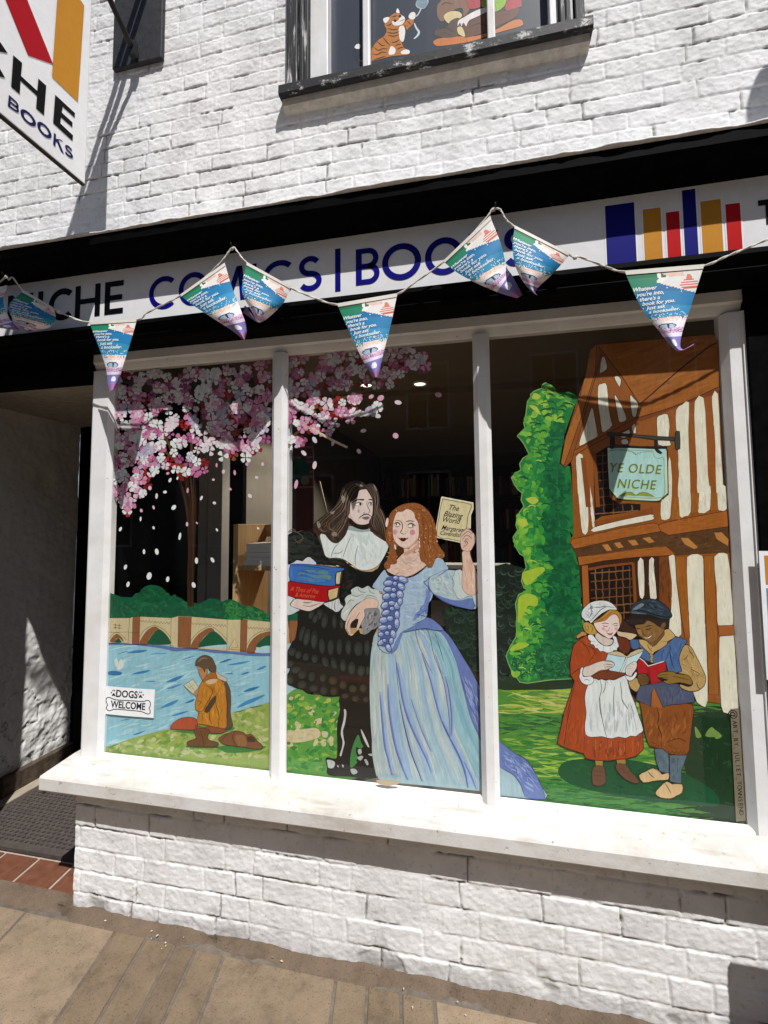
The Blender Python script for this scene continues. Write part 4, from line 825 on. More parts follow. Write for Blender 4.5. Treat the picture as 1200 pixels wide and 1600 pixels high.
# face
a.po('#ecd0c0', '470,205 430,222 400,248 340,262 290,258 250,305 222,370 205,430 190,520 180,600 180,690 192,790 215,850 245,905 320,972 420,1020 500,1020 585,968 660,900 702,838 722,760 730,700 724,560 702,462 650,390 640,320 585,240 525,212', G_, '#6a3a1c', .5, 3)
a.strokes('260,330 470,230 620,320 690,480 700,700 560,940 420,1000 260,880 200,700 215,450', ['#f0d8ca', '#e6c8b6', '#eed2c2', '#e2c0ae'], 70, 6, 2.2, 70, G_, .6, 40, 25)
a.p('#d9aa94', '702,838 660,900 585,968 500,1020 420,1020 520,985 600,920 670,830', G_)
a.e('#d59aa4', 228, 682, 42, 58, 0, G_); a.e('#d2949e', 592, 690, 60, 60, 0, G_)
for w_, s_ in ((16, '225,462 265,440 310,444 345,462 375,500 388,560 372,640 342,690 375,715 420,728 455,712'), (20, '455,476 500,455 560,452 632,470'), (26, '210,520 245,492 290,488 328,520 334,545'), (12, '225,550 270,572 328,562'), (26, '488,545 530,512 580,508 620,530 662,560'), (12, '500,580 560,598 625,575')): a.l('#4a3a2c', w_, s_, G_)
for x, y, rx, ry in ((270, 534, 40, 22), (560, 554, 48, 24)): a.e('#f4f1ea', x, y, rx, ry, 0, G_)
for x, y in ((256, 524), (596, 552)): a.e('#3c4a3a', x, y, 20, 20, 0, G_); a.e('#f6f6f2', x-14, y+6, 7, 7, 0, G_)
a.p('#571818', '285,798 320,812 345,815 370,800 400,812 432,800 462,816 495,800 505,818 470,836 440,868 400,882 360,870 330,842', G_); a.l('#2e0c0c', 9, '290,802 350,822 400,826 450,822 500,806', G_); a.l('#b98878', 9, '355,912 385,908', G_)
for s_ in ('735,805 738,850', '740,870 742,920', '742,940 745,1005'): a.l('#f2ece6', 26, s_, G_, 1, .4)
a.p('#f0e6de', '215,950 232,945 258,1030 240,1045 222,1020', G_); a.p('#efd9cc', '60,395 80,390 95,430 85,520 60,580 35,560 30,500 45,440', G_)
# lace cuff, hand and ribbon bows
a.po('#c9d0cc', '15,440 22,385 52,335 45,292 70,262 100,250 95,220 125,198 152,190 190,205 235,184 268,208 320,214 332,250 355,262 345,400 332,470 312,380 240,370 210,310 140,335 85,400 52,470', E_, '#4a4e4e', .5, 3)
for s_ in ('60,340 90,300 120,310', '100,255 140,270 200,250', '150,195 170,230 220,240', '240,190 250,230 290,250', '30,400 70,370', '200,300 230,265 280,270 310,285'): a.l('#7b8582', 6, s_, E_)
for s_ in ('70,300 110,280 150,290', '120,220 160,240', '210,215 250,215', '40,420 60,390 85,370'): a.l('#e4e8e4', 8, s_, E_)
a.p('#8d8d8f', '205,380 250,365 310,360 335,400 335,480 300,530 262,545 235,570 195,580 185,520 170,490 190,450', E_, 3); a.strokes('205,385 310,365 330,480 260,540 195,570 180,500', ['#b3b3b3', '#6e6c6e', '#a2a2a3', '#5a5658'], 40, 8, 1.8, 120, E_, .4, 20, 26)
a.po('#e3c4b1', '205,300 240,282 310,300 315,350 300,366 240,368 205,380 208,430 180,488 152,546 140,532 156,462 130,458 92,500 98,595 72,560 62,540 48,532 55,470 90,400 145,338', E_, '#4a2c22', .5, 3)
for s_ in ('130,458 155,420 165,400', '90,500 80,540', '62,540 70,490 95,440'): a.l('#8a5a48', 5, s_, E_)
a.p('#56679f', '380,120 460,110 545,140 520,220 505,320 490,420 480,540 440,600 412,715 380,680 330,670 335,560 352,420 360,330 375,240', E_, 2)
BOW = '400,160,38,22,-10 520,132,42,24,20 461,120,22,17,0 398,212,36,19,-5 505,190,34,24,40 455,166,16,17,0 445,216,20,16,0 385,270,34,24,-20 495,255,28,34,-10 440,262,25,20,0 372,342,34,24,-35 470,345,26,30,0 428,325,27,19,0 496,312,20,30,10 380,402,34,20,-25 472,420,20,34,0 430,370,19,15,0 362,462,36,24,-10 415,450,26,20,0 470,490,20,42,0 355,525,38,20,-8 410,520,18,19,0 440,578,21,36,-10 390,570,19,17,0 340,580,22,18,0 348,642,40,18,-35 425,632,17,26,10 370,630,16,14,0 402,690,20,34,-25'
for t in BOW.split():
    x, y, rx, ry, ro = map(float, t.split(',')); a.e('#28336a', x, y, rx+5, ry+5, ro, E_, 14); a.e('#8898c8', x, y, rx, ry, ro, E_, 14); a.e('#c6d0e6', x-rx*.1, y-ry*.22, rx*.7, ry*.55, ro, E_, 12); a.l('#4a5a9c', 4, [(x-rx*.5, y+ry*.3), (x, y), (x+rx*.6, y-ry*.1)], E_, 2)
a.build('painted_lady', M['paint'], W)
# --- right pane: lawn, hedge, timbered house, two children
H1, H2, R1, R2, K1, K2, K3, N_ = (770, 580, 6.156), (770, 830, 6.156), (870, 510, 4.2857), (870, 770, 4), (860, 920, 8), (970, 920, 8), (860, 1090, 3.75), (930, 670, 8.5714)
a = Art(1, .0272)
a.p('#4d8a34', '772,1062 830,1070 900,1070 950,1090 1165,1100 1170,1300 772,1300', None, 1)
def gc3(x, y, rr):
    if x > 1070: return rr.choice(['#1f3a20', '#25432a', '#183018', '#2a4a2a'])
    if y < 1115: return rr.choice(['#9cb545', '#7aa03a', '#b4bf5c', '#558f36', '#86ab42', '#c0c670'])
    if y < 1150: return rr.choice(['#367838', '#2a6a34', '#4a8a3a', '#1f5a30', '#5a963c'])
    if y < 1215: return rr.choice(['#78a83c', '#4a9238', '#8fb544', '#3a8236', '#a2be50', '#2f7533'])
    return rr.choice(['#2f7a35', '#256b30', '#3f8a3a', '#4f8f45', '#1d5a2c'])
a.strokes('774,1066 900,1072 960,1095 1162,1105 1166,1290 774,1290', gc3, 1500, 40, 3.2, 3, None, .35, 7, 31)
a.p('#1c3a20', '1075,1125 1165,1125 1170,1280 1100,1262 1070,1200', None, 3); a.strokes('1075,1130 1162,1130 1165,1270 1100,1255', ['#24462a', '#17311b', '#2d5230', '#1c3a20'], 70, 12, 3, 60, None, .5, 40, 32)
for s_ in ('1086,1135 1096,1150 1088,1152', '1102,1150 1112,1136 1122,1150', '1116,1140 1128,1150 1118,1154'): a.p('#7a9a4a', s_)
a.p('#115330', '872,1205 880,1192 905,1186 960,1185 1010,1192 1060,1205 1100,1225 1122,1245 1120,1260 1085,1258 1020,1252 960,1243 905,1230 880,1218', None, 3)
a.strokes('878,1205 910,1190 1000,1194 1060,1208 1115,1245 1080,1254 960,1240 900,1226', ['#0f4a2b', '#1a6238', '#145a34', '#0c4426'], 60, 14, 3, 12, None, .5, 14, 33)
a.p('#14301c', '775,1055 830,1062 895,1060 895,1075 830,1078 775,1076', None, 3)
# old dark clipped hedge
a.p('#17231b', '772,885 790,880 806,884 820,888 826,920 822,1000 818,1052 775,1056', None, 1)
for i in range(90):
    x, y = rh.uniform(776, 818), rh.uniform(890, 1060); q = ell(x, y, rh.uniform(4, 7), rh.uniform(3, 5.5), rh.uniform(-25, 25), 10); a.l(rh.choice(['#35473a', '#2a3a2e', '#44584a', '#223026']), 2, q[:7], None, 2, .7)
a.build('painted_lawn', M['paint'], W)
a = Art(1, .0264)
HG = P('515,110 490,120 474,135 468,165 430,180 398,192 364,222 366,246 334,290 328,340 318,420 298,500 310,548 262,595 236,622 272,662 305,708 348,800 290,838 258,890 270,950 215,985 178,1022 208,1090 245,1140 282,1172 272,1240 300,1300 262,1350 236,1400 222,1480 240,1530 200,1590', H1)+P('195,60 212,110 232,170 262,220 302,242 318,330 322,352 290,400 276,480 300,545 345,575 290,590 248,610 218,700 232,800 226,900 232,1000 198,1060 168,1110 128,1200 150,1270 185,1350 262,1452 330,1462 400,1452 560,1430 760,1420 880,1000 850,700 832,350 792,210 765,120 740,0', H2)+P('785,1600 772,1300 752,1000 742,915 640,892 690,600 785,340 818,272 800,235 770,215 730,198 680,206 612,200 600,170 570,135', H1)
a.p('#237c3c', HG, None, 1); a.l('#7fae58', 1.6, HG[:62], None, 1, 0)
LB = [(y, min(p[0] for p in HG if abs(p[1]-y) < 14)) for y in range(600, 1068, 12)]
def lb(y): return min(LB, key=lambda t: abs(t[0]-y))[1]
def hc(x, y, rr):
    d = x-lb(y)
    if y < 655 and d < 70: return rr.choice(['#7cb840', '#8fc03e', '#62aa3c', '#4c9c3a', '#2f8a3a', '#9cc448'])
    if d < 20: return rr.choice(['#74b840', '#68b03e', '#88bf40', '#5aa83c', '#96c244', '#4e9e3c'])
    if d < 44: return rr.choice(['#3a983e', '#52a63c', '#2a883e', '#6cb03c', '#22803e', '#469f3c'])
    return rr.choice(['#126537', '#0f5c33', '#166e3c', '#1a7640', '#105f36', '#14683a', '#0d5430'])
a.strokes([(x, y) for x, y in HG], hc, 900, 15, 8, 0, None, 1.8, 70, 34, 6)
for i in range(200):
    x, y = rh.uniform(800, 915), rh.uniform(600, 1060)
    if not inside((x, y), HG): continue
    d = x-lb(y); r = rh.uniform(5, 10); t0 = rh.uniform(3.3, 4.2); q = [(x+r*math.cos(t0+k*.42), y+r*.7*math.sin(t0+k*.42)) for k in range(6)]
    if not all(inside(p, HG) for p in q): continue
    a.l(rh.choice(['#0d4d2c', '#10582f', '#0f5530']) if d > 30 or rh.random() < .35 else rh.choice(['#2a8038', '#b9d060', '#3a9040']), rh.uniform(1.6, 3), q, None, 2, .7)
for s_ in ('500,150 540,200 600,215 560,190', '400,210 460,240 430,270 380,260', '320,1230 400,1210 440,1250 380,1280', '240,1440 300,1420 340,1470 280,1500', '350,330 420,340 460,420 400,380'): a.p('#b7c94a', s_, H1)
for s_ in ('290,400 400,360 480,345 500,380 440,430 400,470 330,520 290,480', '250,640 340,600 430,640 420,720 340,720 300,800 250,880 240,760', '190,1110 260,1070 350,1090 280,1130 170,1150'): a.p('#a9c33a', s_, H2)
a.strokes('215,1180 350,1130 700,1160 740,1400 260,1440 150,1260', ['#1a6238', '#2a7a44', '#0f4f2e', '#3c8a50', '#115633'], 160, 10, 2.6, 0, H2, 1.8, 70, 35)
a.build('painted_hedge', M['paint'], W)

# timbered house
a = Art(1, .0258); BRN, CRM, DK = '#a2601f', '#eae5cf', '#3c1c0a'
a.p('#98561c', P('270,122 220,160 190,330 60,740 25,915 45,940 95,905 100,940', R1)+P('105,260 80,300 125,400 150,460 160,720 480,880 700,1000 900,1300 1120,1330 1085,330', R2)+P('1112,1000 1085,440 1085,95 1040,52', R1), None, 1)
a.p('#3f2210', P('140,400 700,400 720,900 480,900 160,720', R2), None, 1)
def streak(poly, fr, cols, n, ang=88, seed=1, ln=16, wd=2.6): a.strokes(poly, cols, n, ln, wd, ang, fr, .15, 5, seed)
BC = ['#a66424', '#9e5c1e', '#9a581c', '#aa6a2a', '#a2601f']
a.p(BRN, '275,125 1040,55 1080,95 1080,400 1060,432 820,525 560,602 530,600 548,512 440,340 335,200', R1, 1)
streak('300,130 1035,65 1072,110 1070,395 820,515 570,590 560,515 440,330 340,190', R1, BC, 150, -20, 41, 40, 5)
a.p('#7c3f14', '530,612 700,565 900,492 1082,408 1086,432 1060,452 900,510 820,535 700,585 562,634', R1, 2)
a.l('#35190a', 9, '555,520 640,450 810,300 1000,150 1070,110', R1, 3, .3); a.l('#35190a', 5, '270,122 440,340 548,512 530,600', R1, 1, 0); a.l('#35190a', 5, '530,615 700,565 900,490 1082,405', R1, 2, 0); a.l('#35190a', 4, '275,120 660,85 1040,52', R1, 2, 0)
a.p('#aa6826', '222,160 275,122 262,300 200,500 120,740 45,930 28,915 62,740 140,520 192,330', R1, 1); a.p('#8f501c', '275,122 300,178 262,330 236,420 180,620 122,820 100,900 55,945 120,740 200,500 262,300', R1, 1)
streak('222,170 268,135 255,300 195,500 118,735 45,915 66,740 192,340', R1, BC, 50, 108, 42, 14, 2)
for s_ in ('222,160 190,330 140,520 60,740 25,915 55,945 100,900 122,820 180,620 236,420 262,330 300,178', '268,130 258,300 198,500 118,740 48,935'): a.l(DK, 4, s_, R1, 1, 0)
a.p('#98521e', '110,832 200,790 330,722 440,662 535,610 548,650 440,702 340,742 200,815 122,862', R1, 1); a.l(DK, 4, '110,832 200,790 330,722 440,662 535,610', R1, 1, 0); a.l(DK, 4, '122,862 200,815 340,742 440,702 548,650', R1, 1, 0)
CP = [('300,212 318,205 332,245 336,285 296,312 286,300', R1), ('275,402 300,384 328,380 340,420 346,500 352,570 366,640 372,664 330,702 302,702 288,600 276,520', R1), ('234,540 252,600 272,712 268,742 210,772 152,802 160,742 200,640', R1), ('385,455 408,484 430,520 452,570 466,610 460,632 420,642 408,600 398,540', R1), ('490,460 515,480 546,520 540,560 530,602 510,606 498,560', R1), ('400,330 418,338 432,362 420,405 400,375 385,342', R1), ('500,672 525,650 530,712 512,712', R1), ('420,722 455,705 482,692 492,712 470,740 440,748', R1), ('432,760 470,755 480,785 440,790', R1),
      ('670,612 700,592 742,588 757,670 750,740 765,790 745,800 680,792 672,700', R1), ('800,560 840,525 885,508 880,700 892,1000 886,1140 812,1140 818,1000 812,820 800,680', R1), ('925,502 982,478 1000,700 1012,1000 1024,1140 945,1140 940,1000 935,900 925,700', R1), ('1040,470 1078,452 1095,800 1115,1140 1070,1140 1062,800 1048,600', R1), ('130,872 172,860 186,1000 192,1140 146,1140 136,1000', R1), ('748,900 762,900 770,1140 700,1140 742,1100', R1),
      ('135,-40 180,-40 196,100 194,242 162,252 148,150', R2), ('208,-40 222,60 236,160 232,240 222,200 214,100', R2), ('230,216 400,172 588,134 602,150 596,170 400,208 232,246', R2), ('660,30 716,-40 712,100 704,160 655,166 650,100', R2), ('765,-40 830,-40 836,120 800,146 765,140', R2), ('895,-40 960,-40 956,105 890,126 884,90', R2), ('1005,-40 1056,-40 1062,100 1022,110 1008,90', R2),
      ('505,432 542,420 548,640 522,656 512,600', R2), ('576,420 610,414 606,460 626,655 582,656', R2), ('700,400 736,394 748,560 765,700 778,882 740,892 702,850 716,720 720,560', R2), ('815,402 910,396 916,500 924,800 936,1000 942,1300 905,1330 850,1240 830,900 822,700', R2), ('985,400 1066,385 1088,600 1100,822 1024,830 1004,800 1000,600', R2), ('1016,900 1106,890 1130,1240 1134,1370 1040,1372 1022,1240', R2)]
for i, (s_, fr) in enumerate(CP):
    q = P(s_, fr); a.p(CRM, q, None, 2); c2 = cat(q, 2); a.strokes(q, ['#eeead8', '#e4dec8', '#e9e4ce', '#dfd9c3', '#f0ecdd'], 26, 16, 2.4, 88, None, .2, 5, 50+i); a.l('#341a0a', .8, c2, None, 1, 0, True) if i not in (10, 11, 12, 13, 14, 15, 16, 18, 19, 20, 21, 24, 25, 26) else None
# beams and jetty
for s_ in ('95,290 250,255 400,220 600,188 640,200 655,240 600,250 400,285 250,320 110,350 82,312', '635,205 660,190 800,160 1065,112 1076,210 900,235 700,265 650,240', '130,400 300,380 500,350 680,332 740,380 700,392 500,402 300,424 140,455'):
    a.p('#ac6226', s_, R2, 1); streak(s_, R2, BC, 50, -8, 60, 18, 2.4); a.l(DK, 3.4, s_, R2, 1, 0, True)
a.p('#5d3d1e', '90,326 110,352 250,322 400,287 600,252 650,242 700,267 900,237 1076,212 1076,372 900,380 745,390 685,334 500,352 300,382 130,400', R2, 1)
streak('100,345 250,330 600,262 700,275 1070,225 1070,365 750,384 690,330 300,376 135,392', R2, ['#553718', '#6a4722', '#4c3014', '#624120'], 80, -8, 61, 14, 3)
for s_ in ('282,326 318,320 346,360 312,364', '358,314 394,308 418,340 384,346', '442,298 490,294 512,324 474,330', '534,284 580,276 612,306 578,314', '775,282 820,282 882,340 860,352 800,322', '985,250 1030,246 1074,292 1070,332 1000,290'): a.p('#c08244', s_, R2, 1)
for s_ in ('720,30 762,30 770,168 712,168', '836,0 890,0 884,122 842,130', '962,0 1004,0 1008,108 960,116'):
    a.p('#a2601f', s_, R2, 1); streak(s_, R2, BC, 16, 90, 62, 12, 2)
for s_ in ('740,395 808,398 820,700 832,905 800,905 768,700 750,560', '918,395 980,392 998,700 1004,900 1012,1260 950,1260 936,900 924,600'):
    a.p('#a2601f', s_, R2, 1); streak(s_, R2, BC, 30, 89, 63, 18, 2.6); a.l(DK, 2.6, s_, R2, 1, 0, True)
a.p('#ac6226', '1008,830 1106,828 1112,888 1014,896', R2, 1); a.l(DK, 3, '1008,830 1106,828 1112,888 1014,896', R2, 1, 0, True)
a.p('#7d4419', '640,400 696,396 714,560 712,720 690,760 640,700', R2, 1); streak('640,400 696,396 714,560 712,720 690,750 640,690', R2, ['#6a3a16', '#5d3212', '#7a4218'], 30, 89, 64, 14, 2.4)
a.p('#ac6226', '155,455 195,452 205,690 165,720', R2, 1); a.l(DK, 3, '155,455 195,452 205,690 165,720', R2, 1, 0, True)
# latticed windows
for pl, fr, nx, ny, seed in (('200,478 472,440 480,560 500,860 300,700 205,690', R2, 7, 8, 1), ('245,862 345,800 352,1140 400,1180 560,1190 560,1232 300,1270 255,1300', R1, 5, 9, 2)):
    q = P(pl, fr); a.p('#1a0e08', q, None, 1); x0, x1 = min(p[0] for p in q), max(p[0] for p in q); y0, y1 = min(p[1] for p in q), max(p[1] for p in q)
    for i in range(1, nx):
        x = x0+(x1-x0)*i/nx; seg = [(x+rs.uniform(-.8, .8)+t*3-1, y0+(y1-y0)*t) for t in [k/24 for k in range(25)]]; seg = [p for p in seg if inside(p, q)]
        if len(seg) > 2: a.l(rs.choice(['#7d4c28', '#8f6238', '#6a4024']), 1.9, seg, None, 1, .1)
    for j in range(1, ny):
        y = y0+(y1-y0)*j/ny; seg = [(x0+(x1-x0)*t, y+3-t*6+rs.uniform(-.4, .4)) for t in [k/24 for k in range(25)]]; seg = [p for p in seg if inside(p, q)]
        if len(seg) > 2: a.l(rs.choice(['#7d4c28', '#8f6238', '#6a4024']), 1.7, seg, None, 1, .1)
for s_ in ('196,470 300,452 475,432 480,446 300,466 200,486', '468,440 486,436 500,660 492,860 482,700', '232,180 400,150 600,90 600,130 400,172 240,205', '160,880 190,880 230,1210 195,1210', '240,850 262,840 290,1210 262,1210'): a.p('#8a4a1c', s_, R2 if s_[0] in '14' and not s_.startswith('160') else (R2 if s_.startswith('232') else R1), 1)
# sign on the house
a.p('#1b1d1a', '165,235 960,240 975,300 985,880 855,985 300,955 175,815 155,500', N_, 1)
a.p('#b2dcd6', '165,255 440,258 780,272 950,270 962,400 972,860 845,968 305,938 190,805 172,500', N_, 1)
a.strokes('180,280 780,285 940,420 950,850 840,950 310,920 200,800', ['#a9d6d6', '#badfd8', '#aedad0', '#c2e4da'], 60, 10, 2.4, 80, N_, .3, 20, 71)
a.l('#d9e3bc', 16, '185,262 182,500 205,800 310,922 840,952 955,855 948,300', N_, 1, 0)
for s_ in ('185,300 300,285 480,305 540,345 620,315 770,310 790,370 850,400 915,390 922,600 930,850 835,930 400,912', '440,292 530,320 545,355', '200,830 310,935 840,965 965,865', '175,310 260,270 440,282 780,296'): a.l('#76803c', 6, s_, N_, 3, 0)
for t, x, y in (('YE OLDE', 545, 528), ('NICHE', 560, 738)):
    a.text('#a3ab45', t, x-6, y+5, 176, 2.5, .012, .16, 'c', N_, .92, 1.12); a.text('#5d7446', t, x+3, y-2, 176, 2.5, -.004, .16, 'c', N_, .92, 1.12)
a.p('#97a23c', '320,895 380,860 440,845 500,848 540,885 600,850 680,850 740,875 795,912 700,905 600,898 540,902 450,892 380,905', N_, 2); a.l('#667030', 6, '320,895 440,846 540,888 660,848 795,912', N_)
a.p('#3d3f37', '150,70 165,48 300,55 500,75 800,98 1068,112 1066,158 820,148 560,110 330,92 160,88', N_, 1); a.p('#3d3f37', '1074,45 1095,28 1130,34 1138,150 1136,268 1100,282 1072,270 1066,150', N_, 1)
a.l('#15160f', 7, '150,70 165,48 300,55 500,75 800,98 1068,112', N_, 1, 0); a.l('#15160f', 9, '160,90 330,95 560,114 820,150 1066,160', N_, 1, 0); a.l('#15160f', 8, '1074,45 1095,28 1130,34 1138,150 1136,268 1100,282 1072,270 1066,150', N_, 1, 0, True)
for s_ in ('200,100 262,100 266,250 230,272 195,262', '790,150 830,150 842,270 900,320 880,342 830,320 795,280'): a.p('#191b18', s_, N_, 1)
a.l('#191b18', 16, '250,215 600,240 960,240', N_, 1, 0)
a.build('painted_timber_house', M['paint'], W)

# girl in the rust dress
a = Art(1, .0246); O = '#1c130e'
for s_ in ('262,368 308,366 304,405 268,405', '385,350 440,350 440,395 395,400'): a.p('#a8823a', s_, K3, 1)
a.po('#6d4b38', '246,425 262,400 310,402 322,440 326,490 302,515 252,512 244,470', K3, O, .6, 2); a.po('#6d4b38', '380,392 440,390 470,430 522,492 490,502 440,478 398,440', K3, O, .6, 2)
for s_ in ('262,430 305,432', '258,455 312,460', '400,410 440,430', '425,440 460,440'): a.l('#3c261a', 5, s_, K3, 1)
a.po('#ab4719', P('450,580 350,640 288,705 262,820 245,935 250,1080 300,1155 240,1340 150,1600', K1)+P('78,100 40,268 80,292 195,330 208,356 250,366 340,371 400,362 440,360 505,342 546,302 540,210 490,0', K3)+P('1000,1300 930,1060 930,800 700,790', K1), None, O, 1.1, 1)
a.strokes('70,150 200,60 210,340 90,290 50,260', ['#b64f1e', '#9c3f16', '#a84418', '#bd5a26'], 60, 18, 3, 100, K3, .3, 8, 81); a.strokes('205,240 330,240 440,240 540,215 540,300 440,355 250,360', ['#b0511f', '#8f3f1c', '#a04a1e', '#bd6230', '#7d3a20'], 80, 12, 3, 90, K3, .3, 10, 82)
a.strokes('330,670 450,600 560,720 680,810 600,910 480,950 330,1010 270,900', ['#b64f1e', '#a5431a', '#ac4a1c'], 60, 12, 3, 60, K1, .4, 20, 83)
a.po('#6f2e16', '835,598 900,612 960,625 1005,700 990,770 950,810 880,780 850,740', K1, O, .8); a.po('#7c3b1b', '500,1092 620,1042 740,1022 935,1042 900,1092 760,1132 540,1122', K1, O, .8)
for s_ in ('350,640 430,700 500,820', '440,700 560,780 480,920', '250,1080 330,1020 380,990', '300,1155 360,1150', '310,1170 260,1360 200,1600'): a.l(O, 8, s_, K1)
for s_ in ('120,40 95,160 80,292', '200,225 195,330', '335,235 340,370', '440,235 438,360', '510,215 505,342', '530,210 520,320', '365,250 370,340'): a.l(O, 4.5, s_, K3)
a.po('#e4e8e7', P('465,1210 540,1120 600,1140 640,1128 690,1145 740,1132 800,1140 930,1082 962,1140 1002,1300 1060,1440 1110,1600', K1)+P('545,190 520,212 500,228 470,225 440,238 400,230 365,240 330,236 300,228 240,232 205,215 202,150 210,90 200,0', K3), None, O, .9, 2)
a.strokes('215,20 480,10 530,190 440,225 240,222 210,180', ['#d8dedd', '#eceff0', '#ccd4d4', '#e2e7e6', '#bcc6c8'], 90, 22, 3.4, 88, K3, .2, 5, 84)
for s_ in ('620,1130 640,1250 610,1400 630,1580', '690,1150 680,1250 650,1310', '800,1220 790,1400 800,1590', '870,1160 890,1280 900,1400 965,1500', '1005,1460 1050,1570', '560,1130 585,1180', '700,1140 720,1180', '740,1135 770,1180'): a.l('#2c2c2c', 8, s_, K1)
for s_ in ('290,0 300,110 330,235', '370,20 376,200', '420,10 455,65', '475,50 505,190', '445,100 442,200'): a.l('#2c2c2c', 4, s_, K3)
a.po('#dccabd', '580,545 650,590 740,625 785,640 770,690 740,705 680,712 600,655 560,600', K1, O, .6)
a.po('#e9ecec', '468,582 520,572 560,612 620,682 700,716 770,700 792,640 768,590 822,598 840,660 858,715 835,745 832,772 790,770 770,800 700,800 660,778 620,785 590,745 560,740 540,700 500,690 505,650 480,640', K1, O, .8, 2)
for s_ in ('510,660 560,655', '570,720 600,690', '660,760 665,710', '745,760 750,710', '800,720 790,680', '820,690 800,660'): a.l('#3c3c3c', 7, s_, K1)
a.po('#c09a4a', '408,440 430,418 470,420 530,450 560,500 582,545 550,572 500,570 445,545 412,490', K1, '#5a3a14', .8); a.po('#c48a52', '325,600 340,575 370,560 385,535 440,545 450,580 400,590 360,612 335,618', K1, '#5a3a14', .8)
for s_ in ('450,450 480,480 460,520', '500,460 530,500 510,545', '430,440 440,500 480,540'): a.l('#8f6420', 9, s_, K1)
a.po('#efd8cf', '545,425 640,405 690,390 740,340 800,315 835,335 855,370 875,430 855,500 792,582 742,625 692,602 600,540 558,480', K1, O, .7, 3)
a.po('#c48d3a', '520,428 560,400 640,350 740,265 820,268 880,318 892,370 885,430 868,455 858,380 840,335 800,312 740,342 690,392 600,414', K1, '#5a3a14', .8, 3)
for s_ in ('560,410 660,370 750,290', '600,408 700,360 770,290 830,290', '860,320 872,400'): a.l('#8a5a1c', 8, s_, K1)
a.po('#e2e5e6', '392,355 388,300 405,262 430,228 500,172 600,146 700,150 770,182 810,220 832,262 740,262 690,285 640,312 560,380 508,432 480,400 440,402 410,370', K1, O, .9, 3)
a.strokes('400,330 430,240 500,180 600,155 700,160 800,225 680,270 560,360 480,390', ['#d2d7da', '#eceff0', '#c3cacf', '#dde1e3'], 44, 9, 2.2, -25, K1, .5, 25, 85)
for s_ in ('480,370 520,290 500,240 520,210', '440,310 480,340', '500,400 560,340 620,270 700,225 800,235', '545,230 620,230 690,215', '495,330 540,300', '500,190 520,250 530,215'): a.l('#33373c', 9, s_, K1)
for w_, s_ in ((10, '645,435 690,428 732,440'), (9, '655,462 690,470 722,466'), (9, '775,448 810,432 842,432'), (9, '790,462 825,462 842,450'), (7, '740,480 725,520 700,530 690,510'), (6, '760,520 775,500')): a.l('#5a3a34', w_, s_, K1)
a.e('#dfa6a6', 662, 500, 24, 20, 0, K1); a.e('#dfa6a6', 820, 500, 22, 20, 0, K1); a.p('#b8626a', '700,548 735,560 765,556 785,548 765,575 735,580', K1); a.l('#5a2a2a', 6, '695,545 740,562 785,545', K1)
# her book, hands and cuffs
a.po('#d2bd90', '720,815 745,795 830,780 900,805 955,842 1000,800 1045,778 1105,754 1168,770 960,865', K1, '#3a3020', .7, 2)
a.po('#c3e0e8', '718,812 830,838 942,856 905,960 862,1042 790,1030 738,1022 692,890', K1, '#1c2a34', .8, 1); a.po('#c9e4ea', '965,862 1060,825 1162,778 1130,840 1080,912 930,1052 872,1042 920,960', K1, '#1c2a34', .8, 1)
a.po('#e6e2d6', '945,862 965,865 890,1042 865,1042', K1, '#1c2a34', .5, 1)
a.po('#e0d3c8', '405,1075 420,985 480,962 580,920 660,900 742,896 800,932 792,970 742,992 700,1012 620,1022 520,1082 470,1106', K1, O, .7, 3)
for s_ in ('670,905 760,912 800,935', '675,940 740,945 795,955', '690,975 740,975 780,975', '660,935 690,1000'): a.l('#4a3a34', 7, s_, K1)
a.po('#eceeee', '378,995 412,982 400,1050 420,1100 500,1092 545,1132 522,1182 460,1202 392,1172 360,1102 370,1050', K1, O, .8, 3); a.l('#3c3c3c', 7, '420,1150 450,1130 490,1150', K1)
a.po('#e6d6cf', '938,1005 962,960 1000,935 1052,910 1082,930 1072,1000 1032,1052 1010,1092 950,1072', K1, O, .6, 3)
for s_ in ('960,965 1010,970', '950,990 1010,1000', '1000,940 1060,945'): a.l('#4a3a34', 6, s_, K1)
a.po('#eceeee', '928,1068 950,1085 1020,1096 1062,1040 1082,1062 1050,1122 990,1152 942,1112', K1, O, .7, 3)
a.build('painted_girl', M['paint'], W)

# boy in the blue waistcoat
a = Art(1, .0251)
a.po('#5f7280', '608,300 650,296 692,328 696,445 640,432 622,380', K3, O, .7, 1); a.po('#5f7280', '698,336 800,338 768,430 766,505 700,492', K3, O, .7, 1)
a.strokes('615,310 690,330 690,435 640,425', ['#53656f', '#6c7f8b'], 16, 9, 2.4, 85, K3, .2, 8, 90); a.strokes('705,345 790,345 765,430 760,490 705,485', ['#53656f', '#6c7f8b', '#4a5a66'], 22, 9, 2.4, 95, K3, .2, 8, 91)
a.po('#dcba88', '518,456 560,432 602,413 640,432 655,450 692,440 692,480 640,485 600,490 545,498', K3, O, .9, 2); a.po('#dcba88', '614,560 640,525 682,490 715,505 772,508 772,556 740,575 705,592 645,586', K3, O, .9, 2)
for s_ in ('570,432 590,455 610,470', '605,415 640,440', '670,500 690,530 705,560', '680,490 720,510'): a.l(O, 4.5, s_, K3)
a.po('#8f4d18', '520,-30 640,40 700,30 832,40 832,140 818,258 812,318 790,335 700,332 658,300 640,300 600,290 575,275 552,200 530,60', K3, O, 1, 2)
a.strokes('535,60 640,60 820,60 815,250 660,285 570,250', ['#9c5a20', '#83440f', '#a8662a', '#8a4a16', '#7a3d10'], 80, 16, 3.2, 95, K3, .3, 14, 92)
